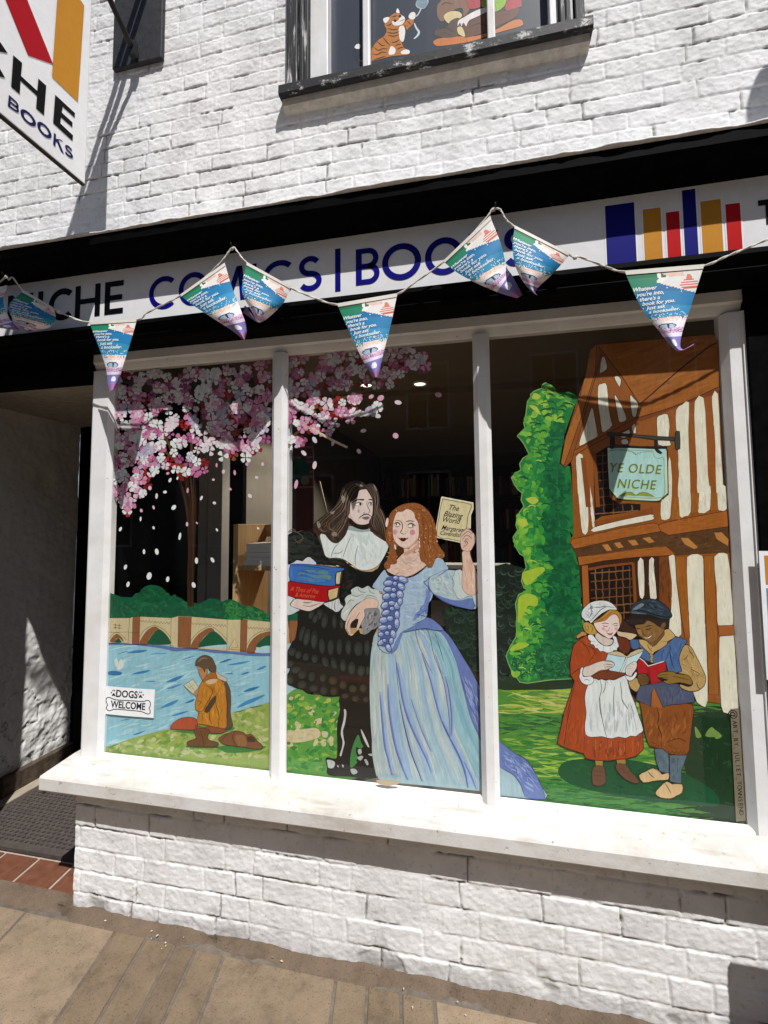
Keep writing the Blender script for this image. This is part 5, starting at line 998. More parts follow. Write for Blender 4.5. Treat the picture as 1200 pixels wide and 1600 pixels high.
for s_ in ('615,40 635,100 630,160 650,220 650,290', '765,185 720,250', '680,262 750,240 800,262', '690,280 740,300', '580,262 620,270'): a.l(O, 4.5, s_, K3)
a.l('#5a2a10', 5, [(690+i*12, 322+(8 if i % 2 else -8)) for i in range(11)], K3, 1, 0); a.l('#5a2a10', 4, [(578+i*10, 285+(7 if i % 2 else -6)) for i in range(7)], K3, 1, 0)
a.p('#a8622a', '395,1250 420,1235 520,1470 460,1480 390,1450', K2)
a.po('#4d5570', '238,1215 300,1200 380,1190 540,1160 720,1188 762,1262 900,1290 918,1350 922,1422 850,1425 770,1440 640,1450 522,1472 470,1350 420,1232 385,1300 370,1472 280,1430 190,1385 208,1282', K2, O, 1, 1)
a.strokes('440,1220 720,1200 900,1300 910,1410 530,1460', ['#5c6480', '#454c66', '#4f5a7a', '#40465c', '#56607c'], 50, 14, 3, 90, K2, .3, 12, 93)
a.po('#506f9e', P('680,598 750,610 832,652 752,780 738,950 762,1032 690,1052 590,1030 562,910 420,932 360,912 320,902 240,852 280,780 250,742 130,692 112,690 160,650 222,628 250,690 330,782 400,832 510,742 590,682', K2), None, O, 1, 1)
a.strokes('690,620 820,655 745,780 735,980 600,1020 570,900 420,900 480,780 590,700', ['#5a7cae', '#47659a', '#4d6c9c', '#3f5b8c'], 70, 14, 3, 95, K2, .3, 12, 94)
a.l('#1c2440', 11, '620,730 615,800 632,900 668,1000', K2)
a.po('#8f6836', '180,452 280,440 330,392 420,430 480,470 540,432 562,470 545,520 510,570 480,602 450,640 400,665 350,662 262,612 212,562 190,500', K2, O, .8, 3)
a.strokes('200,470 330,420 500,480 470,590 380,650 230,560', ['#9c7440', '#83602f', '#a57d48', '#8a6634'], 30, 7, 2.2, 60, K2, .5, 30, 95)
a.p('#7a562a', '350,662 420,660 500,590 545,525 552,570 480,660 400,722', K2)
a.po('#cba668', '540,520 600,500 640,540 682,592 640,630 580,662 582,690 500,752 420,792 392,832 340,790 240,692 232,632 330,652 402,722 470,662 545,570', K2, O, .9, 2)
for s_ in ('335,690 350,740 400,790', '320,655 380,720', '400,720 375,760', '500,660 580,660'): a.l(O, 8, s_, K2)
for i in range(4): a.e('#cba668', 382+(i % 2)*6, 830+i*26, 20, 15, 25, K2); a.l(O, 5, P(ell(382+(i % 2)*6, 830+i*26, 20, 15, 25, 10)), K2, 2, 0, True)
a.po('#2b1e16', '118,312 330,322 540,382 592,382 584,492 545,500 480,472 420,430 335,392 300,430 262,442 230,430 182,452 140,450 105,440', K2, '#0c0806', .7, 2)
a.po('#7d5830', '500,470 520,430 548,420 565,440 552,480 520,500', K2, O, .5)
a.po('#33404a', '115,285 120,262 160,192 250,142 380,125 500,162 582,232 640,322 622,362 542,382 430,352 330,322 150,312', K2, '#0c0f12', 1, 3)
a.strokes('140,270 250,160 380,140 500,180 600,300 560,350 350,300', ['#3c4c58', '#2a343c', '#46586a', '#222a30'], 40, 9, 2.4, 15, K2, .5, 18, 96)
a.p('#7d8890', '140,270 190,220 260,180 290,200 240,240 180,265', K2); a.p('#5b6870', '125,290 200,288 320,312 300,318 160,310', K2); a.l('#0c0f12', 11, '125,265 250,268 330,292 450,332 560,352 625,345', K2)
for w_, s_ in ((12, '305,500 340,508 385,490'), (11, '195,492 220,500 245,492'), (12, '300,478 345,462 385,462'), (9, '262,500 280,560 300,578 320,570'), (8, '385,540 400,560')): a.l('#2c1a0c', w_, s_, K2)
a.p('#efe2c8', '285,598 330,610 385,580 360,612 320,620', K2); a.l('#3c1e10', 8, '278,592 330,606 392,572', K2); a.p('#a57d48', '210,510 250,520 260,580 225,560', K2)
a.po('#c2a065', '800,700 880,730 930,820 962,882 1040,1042 1062,1122 1042,1212 962,1272 860,1282 760,1242 738,1192 850,1222 902,1182 842,1082 702,1052 762,1032 740,950 728,870 750,790', K2, O, 1, 2)
a.strokes('810,720 880,750 1030,1050 1040,1190 900,1260 850,1100 770,1020 745,880', ['#cdac70', '#b8955a', '#c6a468', '#ae8c52'], 60, 14, 3, 70, K2, .5, 20, 97)
for s_ in ('840,720 870,790 920,860', '780,890 820,860 840,820', '760,940 810,960', '860,980 900,985', '870,1000 950,1040 1000,1080', '950,1080 1050,1110', '1000,1080 1060,1080', '950,1160 960,1220 990,1250', '740,1190 850,1222 895,1180'): a.l(O, 8, s_, K2)
a.po('#c2a065', '95,1150 160,1125 205,1120 242,1202 202,1282 160,1270 118,1232', K2, O, .8)
a.po('#b7171f', '230,868 290,910 340,972 450,940 562,908 572,1022 462,1072 470,1122 512,1162 382,1192 330,1062 208,1062 205,932', K2, '#3a070c', .9, 1); a.l('#ede4d6', 13, '232,864 290,905 342,966 450,934 540,906', K2, 1, .2); a.l('#4a0a10', 8, '342,970 360,1080 382,1190', K2); a.l('#4a0a10', 6, '322,960 345,1070 372,1180', K2)
a.po('#92702c', '458,1072 520,1042 640,1032 702,1062 842,1082 892,1162 872,1202 740,1172 602,1192 528,1152 592,1140 520,1120 458,1100', K2, O, .9, 3)
for s_ in ('465,1085 530,1075 590,1070', '480,1110 540,1105 595,1105', '640,1090 740,1110 850,1140'): a.l('#3a260c', 8, s_, K2)
a.po('#6f4e28', '208,1082 250,1062 302,1060 352,1112 342,1182 272,1212 222,1172', K2, O, .8, 3)
for s_ in ('270,1090 340,1105', '265,1125 345,1135', '270,1160 338,1165'): a.l('#2c1a0c', 8, s_, K2)
a.po('#4a6694', '1000,640 1060,632 1090,640 1108,690 1112,735 1060,758 1020,745 1000,700', K1, O, .6); a.po('#dcc19a', '835,530 900,540 1000,552 1070,570 1075,590 1000,640 940,610 850,585', K1, O, .6)
a.build('painted_boy', M['paint'], W)

# artist's handle written down the edge
a = Art(1, .0242)
a.p('#857a66', '1141,1108 1157,1106 1167,1282 1150,1284', None, 1)
st = '@ART_BY_JULIET_TOWNSEND'; y = 1116.5
a.text('#17130e', '@', 1146.5, y, 15.5, 87, .012)
for i, ch in enumerate(st[1:]): a.text('#17130e', ch, 1148.2+i*.5, 1129+i*6.75, 9.6, 87, .012)
a.build('painted_signature', M['paint'], W)
# ================================================================== shop sign over the window
SY = -.060
S = thing('fascia_sign', (0, SY, 2.34), 'long white shop sign board reading NICHE COMICS | BOOKS with a row of coloured book spines', 'sign')
mb = MB(); mb.box(-2.45, 1.45, SY, -.0525, 2.338, 2.566, 0, lin('#eeeeee', .86)); mb.build('sign_board', M['print'], S)
def sx(px, py=440): return at(px, py, 1, SY).x
KB, KN, KO, KR = '#08080a', '#0b0c78', '#c98a2b', '#c00a0e'
def word(name, items, z0, z1, th, col):
    mb = MB()
    for ch, x0, x1 in items:
        for vs, fs in letter(ch, x0, x1, z0, z1, th): mb.add([(x, SY-.0012, z) for x, z in vs], fs, lin(col, .9))
    return mb.build(name, M['print'], S, fix=False)
def pxw(t, y): return [(s_.split(':')[0], sx(float(s_.split(':')[1].split('-')[0]), y), sx(float(s_.split(':')[1].split('-')[1]), y)) for s_ in t.split()]
Z0n, Z1n = at(177, 491, 1, SY).z, at(176, 440, 1, SY).z
Z0b, Z1b = at(561, 446, 1, SY).z, at(558, 390, 1, SY).z
word('lettering', pxw('N:13-52 I:58-70 C:77-116 H:118-157 E:164-193', 465), Z0n, Z1n, .024, KB)
word('lettering', pxw('C:234-276 O:280-326 M:330-384 I:390-404 C:410-459 S:466-503', 430), Z0b, Z1b, .0195, KN)
word('lettering', [('|', sx(520, 420), sx(536, 420))], Z0b-.012, Z1b+.012, .019, KN)
word('lettering', pxw('B:556-593 O:597-658 O:664-724 K:733-781 S:787-824', 400), Z0b, Z1b, .0205, KN)
word('lettering', [('T', sx(1185, 330), sx(1219, 330)), ('H', sx(1226, 330), sx(1262, 330)), ('E', sx(1272, 330), sx(1304, 330))], at(1190, 352, 1, SY).z, at(1190, 313, 1, SY).z, .018, KB)
zb = at(970, 417, 1, SY).z
for x0, x1, yt, c in ((947, 993, 319, KN), (1006, 1034, 326, KO), (1042, 1063, 331, KR), (1069, 1090, 296, KN), (1097, 1129, 313, KO), (1136, 1159, 318, KR)):
    zt = at((x0+x1)/2, yt, 1, SY).z; mb = MB()
    X0, X1 = sx(x0, 370), sx(x1, 370); mb.add([(X0-.004, SY-.0006, zb-.003), (X1+.004, SY-.0006, zb-.003), (X1+.004, SY-.0006, zt+.004), (X0-.004, SY-.0006, zt+.004)], [(0, 1, 2, 3)], lin('#f4f4f4', .9))
    mb.add([(X0, SY-.0012, zb), (X1, SY-.0012, zb), (X1, SY-.0012, zt), (X0, SY-.0012, zt)], [(0, 1, 2, 3)], lin(c, .9)); mb.build('book_spine_bar', M['print'], S, fix=False)

# ================================================================== hanging sign, square to the wall
HX = -1.33
y1 = at(133, 288, 0, HX).y; zb0 = at(133, 288, 0, HX).z; y0h, zt0 = y1-.62, 3.73
HS_ = thing('hanging_sign', (HX, (y1+y0h)/2, zt0), 'white double sided hanging shop sign with leaning coloured books above the word NICHE', 'sign')
mb = MB(); mb.box(HX-.012, HX, y0h, y1, zb0, zt0, .003, lin('#f2f2f2', .9)); mb.build('board', M['print'], HS_)
mb = MB()
for a_, b_, c_, d_ in ((y0h, y1, zb0-.004, zb0), ): mb.box(HX-.014, HX+.0, a_, b_, c_, d_, 0, lin('#3a352e'))
mb.build('edge_trim', M['print'], HS_)
def hang(name, col, polys, fr=(0, 0, 5.3333), d=.0012):
    mb = MB()
    for s_ in polys:
        q = [at(x, y, 0, HX) for x, y in P(s_, fr)]; q = [(HX+d, v.y, v.z) for v in q]
        mb.add(q, [t for t in tessellate_polygon([[Vector((p[1], p[2], 0)) for p in q]])], lin(col, .9))
    return mb.build(name, M['print'], HS_, fix=False)
hang('book_emblem', '#b01020', ['-120,-340 60,-340 225,0 441,537 232,462 45,0']); hang('book_emblem', KO, ['474,-400 660,-310 668,0 700,48 647,852 430,642 474,0'])
hang('book_emblem', KN, ['-330,-400 -180,-400 -150,270 -330,150'])
hang('lettering', KB, ['108,460 182,524 172,632 308,758 318,655 383,714 364,962 298,905 306,800 168,672 162,786 90,724', '458,790 622,942 620,982 520,890 512,938 602,1020 600,1062 506,978 500,1028 606,1128 602,1176 440,1026', '0,352 62,444 0,432', '0,578 40,650 0,640', '-60,330 0,352 0,432 -50,410', '-60,540 0,578 0,640 -60,590'])
def seg_in_sign(ch, q0, q1, q2, q3, th):
    """letter in the quad (bottom left, bottom right, top right, top left), drawn pixels of the 5.333 frame"""
    mb = []
    for vs, fs in letter(ch, 0, 1, 0, 1, th):
        pts = []
        for u, v in vs: pts.append(tuple((q0[k]*(1-u)+q1[k]*u)*(1-v)+(q3[k]*(1-u)+q2[k]*u)*v for k in (0, 1)))
        mb.append((pts, fs))
    return mb
mb = MB()
for ch, q in (('B', ((62, 885), (155, 950), (158, 868), (72, 790))), ('O', ((168, 985), (298, 1080), (298, 985), (168, 880))), ('O', ((308, 1090), (428, 1180), (428, 1085), (308, 985))), ('K', ((440, 1205), (532, 1285), (528, 1185), (448, 1105))), ('S', ((530, 1275), (606, 1335), (608, 1250), (542, 1190)))):
    for pts, fs in seg_in_sign(ch, *q, .21):
        w_ = [at(x/5.3333, y/5.3333, 0, HX) for x, y in pts]; mb.add([(HX+.0012, v.y, v.z) for v in w_], fs, lin('#1b1b55', .9))
mb.build('lettering', M['print'], HS_, fix=False)
BK = thing('sign_bracket', (-1.39, .05, 3.6), 'black iron wall bracket with a square backing plate carrying the hanging sign', 'bracket')
mb = MB(); q = [at(x, y, 1, .02) for x, y in ((172, 106), (249, 92))]
mb.box(q[0].x, q[1].x, .030, .05, q[0].z+.004, 4.05, .003); mb.build('backing_plate', M['rough_sheet'], BK)
mb = MB(); mb.box(HX-.03, HX-.018, -1.05, .018, 3.80, 3.845); mb.box(HX+.004, HX+.016, -1.05, .018, 3.80, 3.845); mb.build('arm', M['iron'], BK)
r0 = at(206, 74, 1, .0); mb = MB(); mb.tube([(r0.x, .015, r0.z), (r0.x, -.02, r0.z+.01), (HX-.02, -.45, 3.80)], .011, 8); mb.box(r0.x-.014, r0.x+.014, -.004, .018, r0.z-.03, r0.z+.03); mb.build('stay', M['iron'], BK)
for yy in (y1-.1, y0h+.1):
    mb = MB(); mb.tube([(HX-.006, yy, 3.715), (HX-.006, yy, 3.81)], .007, 8); mb.build('hanger', M['iron'], BK)

# ================================================================== bunting
BU = thing('bunting', (-.3, -.2, 2.5), 'string of printed paper pennants looped across the shop sign', 'bunting')
BY = -.142
def bunt_y(px): return BY+.006*math.sin(px*.021)
sp = P('-60,482 -30,468 4,437 9,432 14,437 20,434 36,454 60,469 92,487 140,504 213,500 228,490 255,476 282,462 318,436 345,410 358,393 362,388 366,387 370,392 386,411 420,432 454,450 490,465 527,476 575,470 620,460 650,440 693,409 730,374 762,338 768,328 774,326 782,328 790,342 804,354 845,376 890,398 897,404 904,401 940,414 976,425 1040,421 1100,415 1132,402 1170,386 1210,369 1270,338')
pts = []
for x, y in cat(sp, 5, False):
    d = bunt_y(x); 
    for hx in (9, 364, 774): d += .006*math.exp(-((x-hx)/9)**2)
    pts.append(at(x, y, 1, d))
mb = MB(); n = len(pts)
for off in (0, 1):                                           # two twisted strands
    mb.tube([p+Vector((0, .0016*math.sin(i*1.1+off*3.14), .0016*math.cos(i*1.1+off*3.14))) for i, p in enumerate(pts)], .0021, 6)
for hx, hy in ((9, 433), (363, 389), (771, 328), (899, 403), (92, 487), (450, 448)):
    p = at(hx, hy, 1, bunt_y(hx)+(.005 if hx in (9, 363, 771) else 0)); mb.tube([p+Vector((-.005, 0, -.003)), p, p+Vector((.004, -.002, .004))], [.003, .0055, .003], 8)
mb.build('string', M['string'], BU)
for hx, hy in ((9, 432), (364, 387), (774, 326)):
    p = at(hx, hy, 1, bunt_y(hx)+.006); mb = MB(); mb.tube([(p.x, -.118, p.z+.004), (p.x, p.y-.012, p.z+.003), (p.x, p.y-.016, p.z+.009)], .0022, 6); mb.build('hook', M['iron'], BU)
rp = random.Random(77)
def pcol(a, b_):
    """printed colour at a (across) and b_ (down), in widths of the top edge"""
    if b_ < .035: return '#d9d6d0'
    ln = .15+max(0, a-.34)*.40                               # edge of the cream sky
    if a > .50-.05*math.sin(b_*40) and b_ < ln and a > .40+b_*.35:
        if ((a-.80)/.12)**2+((b_-.235)/.075)**2 < 1 and int(b_*70) % 2 == 0: return '#c8604c'
        if ((a-.80)/.04)**2+((b_-.14)/.04)**2 < 1: return '#d27a62'
        if b_ < .11 and a < .74: return '#dcb8a8' if math.sin(a*40+b_*31) > -.1 else '#d2c4b8'
        return '#dedad4'
    if b_ < ln and a > .40+.02*math.sin(b_*60): return '#1d6b4a' if b_ < .12 and math.sin(a*55) > -.4 else '#e9e4dc'
    g = .235-.16*a
    if b_ < g+.03 and a < .56: return '#22805f' if b_ > .1 else '#1c6b4a'
    if b_ < .36-.45*a: return '#248a80'
    if b_ < .70:
        t = b_+.12*math.sin(a*3.2)
        if b_ > .63 and rp.random() < .12: return '#e8e2d8'
        if ((a*23.1) % 1) < .05 and ((b_*17.3+a*5) % 1) < .06: return '#dfeaf0'
        return '#2f8cb8' if t > .62 else ('#1f78aa' if t > .42 else '#186a9c')
    if b_ < .755:
        return rp.choice(['#f0b8a0', '#f2d8c4', '#eec0a8', '#f4eee6']) if abs(a-.5) < .12 else rp.choice(['#3a7c6a', '#e8ece4', '#f4f0ec', '#57a0b8'])
    if b_ < .80: return rp.choice(['#f2ece8', '#eee4e2', '#f2c8b8']) if b_ < .78 else '#f4f1f2'
    if b_ < .90:
        if ((a-.47)/.10)**2+((b_-.865)/.05)**2 < 1: return '#2a3848' if abs(a-.48) < .012 or ((a-.47)/.085)**2+((b_-.872)/.042)**2 > 1 else '#a9c6d8'
        return '#f0e8f0'
    if b_ < .93: return '#7a5a9a' if rp.random() < .2 else '#e6c8de'
    if b_ < .99: return rp.choice(['#d8a6cc', '#dfb4d4', '#c890c0', '#5a4478', '#e8d4e4'])
    if b_ < 1.03: return '#e6dff0'
    if ((a-.5)/.025)**2+((b_-1.11)/.045)**2 < 1: return '#eeeaf4'
    return '#857cba' if b_ < 1.2 else '#a06a9c'
LINES = [('Whatever', .10, .275), ("you're into,", .135, .345), ("there's a", .175, .412), ('book for you.', .205, .478), ('Just ask', .245, .545), ('a bookseller.', .275, .612)]
def pennant(rows, label, bow=.02, AS=1.28):
    ks = [r[0] for r in rows]
    def surf(u, v):
        v = min(max(v, 0), 1); i = 0
        while i < len(ks)-2 and v > ks[i+1]: i += 1
        j0, j1, j2, j3 = max(0, i-1), i, i+1, min(len(ks)-1, i+2); t = (v-ks[j1])/(ks[j2]-ks[j1])
        def cr(k):
            a_, b_, c_, d_ = rows[j0][k], rows[j1][k], rows[j2][k], rows[j3][k]
            m1 = (c_-a_)/max(1e-6, ks[j2]-ks[j0])*(ks[j2]-ks[j1]); m2 = (d_-b_)/max(1e-6, ks[j3]-ks[j1])*(ks[j2]-ks[j1])
            return b_*(2*t**3-3*t*t+1)+m1*(t**3-2*t*t+t)+c_*(-2*t**3+3*t*t)+m2*(t**3-t*t)
        lx, ly, rx, ry, yl, yr = [cr(k) for k in range(1, 7)]
        px, py = lx*(1-u)+rx*u, ly*(1-u)+ry*u
        return at(px, py, 1, bunt_y(px)+yl*(1-u)+yr*u-bow*4*u*(1-u)*(.3+.7*v)-.003)
    NU, NV = 60, 78; mb = MB(); vs = [surf(i/NU, j/NV) for j in range(NV+1) for i in range(NU+1)]
    for j in range(NV):
        for i in range(NU):
            v, u = (j+.5)/NV, (i+.5)/NU; a_ = v*.5+u*(1-v); k = j*(NU+1)+i
            mb.add([vs[k], vs[k+1], vs[k+NU+2], vs[k+NU+1]], [(0, 1, 2, 3)], lin(pcol(a_, v*AS), .95))
    me_o = mb.build('pennant', M['cloth'], BU, fix=False)
    bm = bmesh.new(); bm.from_mesh(me_o.data); bmesh.ops.remove_doubles(bm, verts=bm.verts, dist=1e-6)
    for f in bm.faces: f.smooth = True
    bm.to_mesh(me_o.data); bm.free(); me_o['label'] = label
    # hem over the string
    mb = MB(); top = [surf(i/20, 0)+Vector((0, -.002, .003)) for i in range(21)]; low = [surf(i/20, .035)+Vector((0, -.0018, 0)) for i in range(21)]
    mb.add(top+low, [(i, i+1, 22+i, 21+i) for i in range(20)], lin('#d9d4ca', .95)); mb.build('hem', M['cloth'], me_o, fix=False)
    mb = MB()
    for st, a0, b0 in LINES:
        tv, tf, tw = text2d(st, .016, .25, 1.0); sz = .088; q = []
        for x, y in tv:
            a_, b_ = a0+x*sz*.82, b0-y*sz*.86-(x*sz)*.03; v = b_/AS; u = (a_-v*.5)/(1-v); q.append(surf(u, v)+Vector((0, -.0011, 0)))
        mb.add(q, tf, lin('#f4f4f0', .95))
    mb.build('lettering', M['cloth'], me_o, fix=False)
pennant([(0, -75, 472, 12, 447, 0, 0), (.35, -55, 498, 5, 468, 0, -.02), (.7, -30, 508, 14, 496, -.02, -.01), (1, 26, 516, 30, 515, .01, .01)], 'pennant half cut off at the left of the bunting')
pennant([(0, 36, 454, 84, 482, 0, 0), (.35, 13, 478, 87, 498, -.02, .0), (.6, 18, 494, 78, 511, -.01, .01), (.8, 28, 507, 55, 517, .0, .02), (1, 40, 518, 42, 518, .02, .03)], 'curling pennant in front of the letters NI of NICHE', .03)
pennant([(0, 140, 505, 213.7, 500, 0, 0), (.35, 150, 531, 205, 531, -.01, -.01), (.7, 165, 573, 192, 573, -.015, -.015), (.9, 168, 597, 186, 595, -.02, -.01), (1, 171, 612, 181, 606, -.03, -.01)], 'pennant hanging straight below the letters CHE of NICHE', .012)
pennant([(0, 282, 462, 351.5, 412, 0, 0), (.35, 303, 478, 362, 447, -.015, -.01), (.7, 340, 502, 378, 489, -.02, -.01), (.9, 363, 517, 386, 514, -.005, .01), (1, 381, 531, 383, 530, .0, .01)], 'pennant blown sideways over the letters OM of COMICS', .02)
pennant([(0, 386, 411, 454.5, 449, 0, 0), (.3, 379, 440, 445, 470, -.02, .0), (.55, 380, 462, 434, 483, -.03, .0), (.72, 393, 486, 416, 499, -.02, .005), (.8, 399, 500, 405, 504, .0, .015), (.9, 384, 478, 396, 500, .03, .03), (1, 379, 488, 380, 489, .04, .04)], 'pennant with its tip folded back beside the C of COMICS', .03)
pennant([(0, 527, 476, 620.7, 460, 0, 0), (.4, 547, 521, 610, 510, -.015, -.01), (.8, 569, 567, 598, 557, -.02, -.015), (1, 583, 590, 591, 589, -.02, -.02)], 'pennant hanging straight below the letter B of BOOKS', .015)
pennant([(0, 693, 409, 766, 339, 0, 0), (.35, 716, 427, 783, 382, -.015, -.01), (.65, 750, 445, 792, 418, -.02, .005), (.85, 784, 459, 800, 430, .0, .02), (1, 808, 466, 817, 461, .02, .03)], 'pennant blown sideways over the letters OOK of BOOKS', .02)
pennant([(0, 804, 354, 890, 398, 0, 0), (.35, 801, 388, 873, 418, -.03, .0), (.6, 806, 418, 857, 434, -.035, .0), (.8, 818, 441, 841, 449, -.02, .01), (.93, 829, 454, 837, 457, .0, .02), (1, 839, 461, 840, 462, .01, .02)], 'curling pennant in front of the final S of BOOKS', .035)
pennant([(0, 976, 425, 1100, 415, 0, 0), (.4, 1003, 482, 1081, 474, -.015, -.01), (.75, 1031, 519, 1067, 516, -.02, -.02), (.9, 1049, 541, 1063, 541, -.025, -.03), (.95, 1061, 549, 1069, 546, -.03, -.035), (1, 1084, 537, 1085, 539, -.02, -.02)], 'largest pennant, below the coloured book spines, with an upturned tip', .015)

# ================================================================== upstairs window
U_ = bpy.data.meshes.new('x'); bpy.data.meshes.remove(U_)
uy = .02
ux = lambda px, py: at(px, py, 1, uy).x
mb = MB()
mb.box(-.698, -.655, .012, .10, 3.236, 4.4, .004); mb.box(-.654, -.632, .022, .10, 3.236, 4.4, .006); mb.box(-.631, -.612, .014, .10, 3.236, 4.4, .004)
mb.box(.268, .285, .014, .10, 3.236, 4.4, .004); mb.box(.286, .314, .022, .10, 3.236, 4.4, .006); mb.box(.315, .345, .012, .10, 3.236, 4.4, .004); mb.box(-.698, .345, .012, .10, 4.395, 4.44)
UW = mb.build('upper_window', M['peelv'], B); UW['label'] = 'upstairs window with peeling black frame and white sash, painted with a cat'
mb = MB(); mb.extrude([(.10, 3.235), (.005, 3.232), (-.004, 3.222), (-.004, 3.190), (.002, 3.184), (.10, 3.184)], -.722, .366); mb.build('sill', M['peel'], UW)
mb = MB(); mb.extrude([(.09, 3.1835), (.016, 3.1835), (.018, 3.158), (.03, 3.150), (.09, 3.140)], -.715, .358); mb.build('sub_sill', M['sill_stone'], UW)
xa, xb = at(497, 60, 1, .03).x, at(512, 60, 1, .03).x
mb = MB(); mb.box(-.611, xb, .030, .08, 3.236, 4.4, .003); mb.box(xb+.0005, .2385, .032, .08, 3.2355, 3.2475, .003); mb.box(.239, .2675, .030, .08, 3.236, 4.4, .003); sash = mb.build('sash', M['joinery'], UW)
for px in (572, 768):
    X = at(px, 60, 1, .035).x; mb = MB(); mb.box(X-.013, X+.013, .033, .06, 3.248, 4.4, .004); mb.build('glazing_bar', M['joinery'], UW)
mb = MB(); mb.box(-.63, .28, .0705, .074, 3.2, 4.4); mb.build('painted_board', M['slate_board'], UW)
C1, P1 = (540, 0, 7.5), (670, 0, 4.6154)
a = Art(1, .0702); O = '#2a1a10'; OR = '#c07a36'
a.po(OR, '92,640 95,590 115,575 165,590 175,640 215,690 300,720 300,600 330,530 390,460 450,420 480,350 455,300 470,250 520,190 560,160 620,150 690,200 700,250 690,340 680,470 660,500 690,560 740,590 730,640 640,650 540,660 420,690 300,715 190,725 130,690', C1, O, .4, 3)
a.po('#f2f0ec', '105,560 120,525 150,512 172,525 170,565 140,575', C1, O, .3); a.po('#f2f0ec', '440,220 480,200 512,202 510,230 475,270 450,262', C1, O, .3); a.po('#f2f0ec', '590,140 610,95 635,140 620,155', C1, O, .3)
a.p('#f2efe8', '545,250 600,250 630,220 640,180 690,200 690,245 660,285 600,300 560,290', C1); a.p('#f4f2ec', '625,330 660,300 690,320 698,380 680,480 650,480 628,430', C1); a.p('#f4f2ec', '510,590 540,540 585,580 570,630 510,638', C1); a.p('#f4f2ec', '650,605 700,580 748,592 740,630 660,630', C1)
a.po(OR, '690,270 730,225 780,215 800,240 790,280 740,330 715,350 700,300', C1, O, .3); a.po('#f2f0ec', '735,195 760,150 800,140 820,160 815,210 790,230 755,222', C1, O, .3)
for s_ in ('490,330 560,350 620,335', '480,375 560,390 630,370', '500,410 560,425 630,405', '440,440 480,490 520,530', '370,485 420,530 460,535', '320,540 380,590 440,570 490,575', '310,630 370,640 430,610 480,620', '540,500 590,490 630,465', '580,540 620,520 650,520', '600,580 640,560 690,550', '480,300 520,290 540,270', '540,200 580,190 600,175', '720,250 750,270 760,290', '710,290 730,310', '95,600 130,610', '130,670 170,640', '160,700 200,680', '330,700 400,680 470,660'): a.l('#3a2416', 13, s_, C1)
for x, y in ((580, 243), (636, 190)): a.e('#1a1512', x, y, 17, 17, 0, C1)
a.l('#2a1a10', 6, '630,250 660,240 690,225', C1)
a.po('#a9c0cc', '820,60 830,10 870,-40 930,-40 970,0 968,40 930,95 880,105 840,90', C1, '#4a5a68', .3)
for k in range(5): a.l('#5c7080', 6, P(ell(895, 30, 62-k*12, 58-k*11, 20, 14)), C1, 2, 0, True)
a.l('#cfdde4', 14, '885,100 860,150 835,185 810,190', C1, 3, .2); a.l('#cfdde4', 26, '805,270 830,330 860,375 840,420 800,455', C1, 3, .6)
a.build('painted_cat', M['paint'], UW)
a = Art(1, .0702)
a.po('#b5434a', '268,-40 285,-180 350,-300 470,-335 590,-300 655,-180 672,-40 570,20 390,20', P1, O, .4); a.po('#92bd3f', '390,-310 470,-280 550,-310 560,-60 400,-60', P1, O, .4)
a.po('#e4c7b4', '395,-450 400,-520 470,-560 540,-520 548,-450 520,-370 470,-335 420,-370', P1, O, .4, 3); a.po('#5a3a22', '385,-440 380,-530 430,-590 510,-590 560,-530 556,-440 540,-500 470,-530 405,-500', P1, O, .4, 3)
for q_ in ((438, -455), (504, -455)): a.e('#2a1a10', q_[0], q_[1], 9, 11, 0, P1)
a.l('#8a4a40', 8, '440,-385 470,-374 500,-385', P1)
a.po('#cf7d3c', '32,300 80,275 200,262 330,260 480,215 600,150 660,140 680,165 660,190 500,235 300,300 100,330 50,328', P1, O, .3)
a.po('#8a6a54', '60,110 60,40 90,0 110,-60 330,-60 300,60 250,120 240,60 170,80 110,150 80,150', P1, O, .4); a.po('#e0cf9a', '108,110 160,80 220,85 240,118 190,150 150,170 120,150', P1, O, .4)
a.po('#5d4c40', '40,250 60,205 130,190 160,150 210,130 260,160 250,230 190,265 100,270', P1, O, .4); a.po('#6a4530', '245,190 300,150 380,110 470,90 560,75 640,50 640,110 580,150 470,205 400,235 270,270 250,240', P1, O, .4)
a.po('#e0cf9a', '205,200 240,195 262,262 215,245', P1, O, .3); a.po('#f0e8e4', '208,190 212,150 250,125 330,80 420,50 425,80 350,120 290,150 270,190 250,165 235,190 225,165', P1, O, .4)
for s_ in ('60,215 120,200 180,230', '100,230 160,250', '300,190 360,170 420,190', '420,150 480,130', '90,40 120,20 180,30', '520,110 580,100'): a.l('#2e2018', 6, s_, P1)
a.po('#b5434a', '270,-60 280,40 300,65 370,50 400,0 400,-60', P1, O, .4); a.po('#b5434a', '560,-60 580,-10 550,40 560,75 640,55 670,40 650,-60', P1, O, .4); a.po('#92bd3f', '400,-60 380,45 440,50 480,85 540,50 560,0 560,-60', P1, O, .4)
for s_ in ('420,20 500,20', '480,30 490,80', '300,0 340,30'): a.l('#3a4a1a', 6, s_, P1)
a.build('painted_seated_figure', M['paint'], UW)

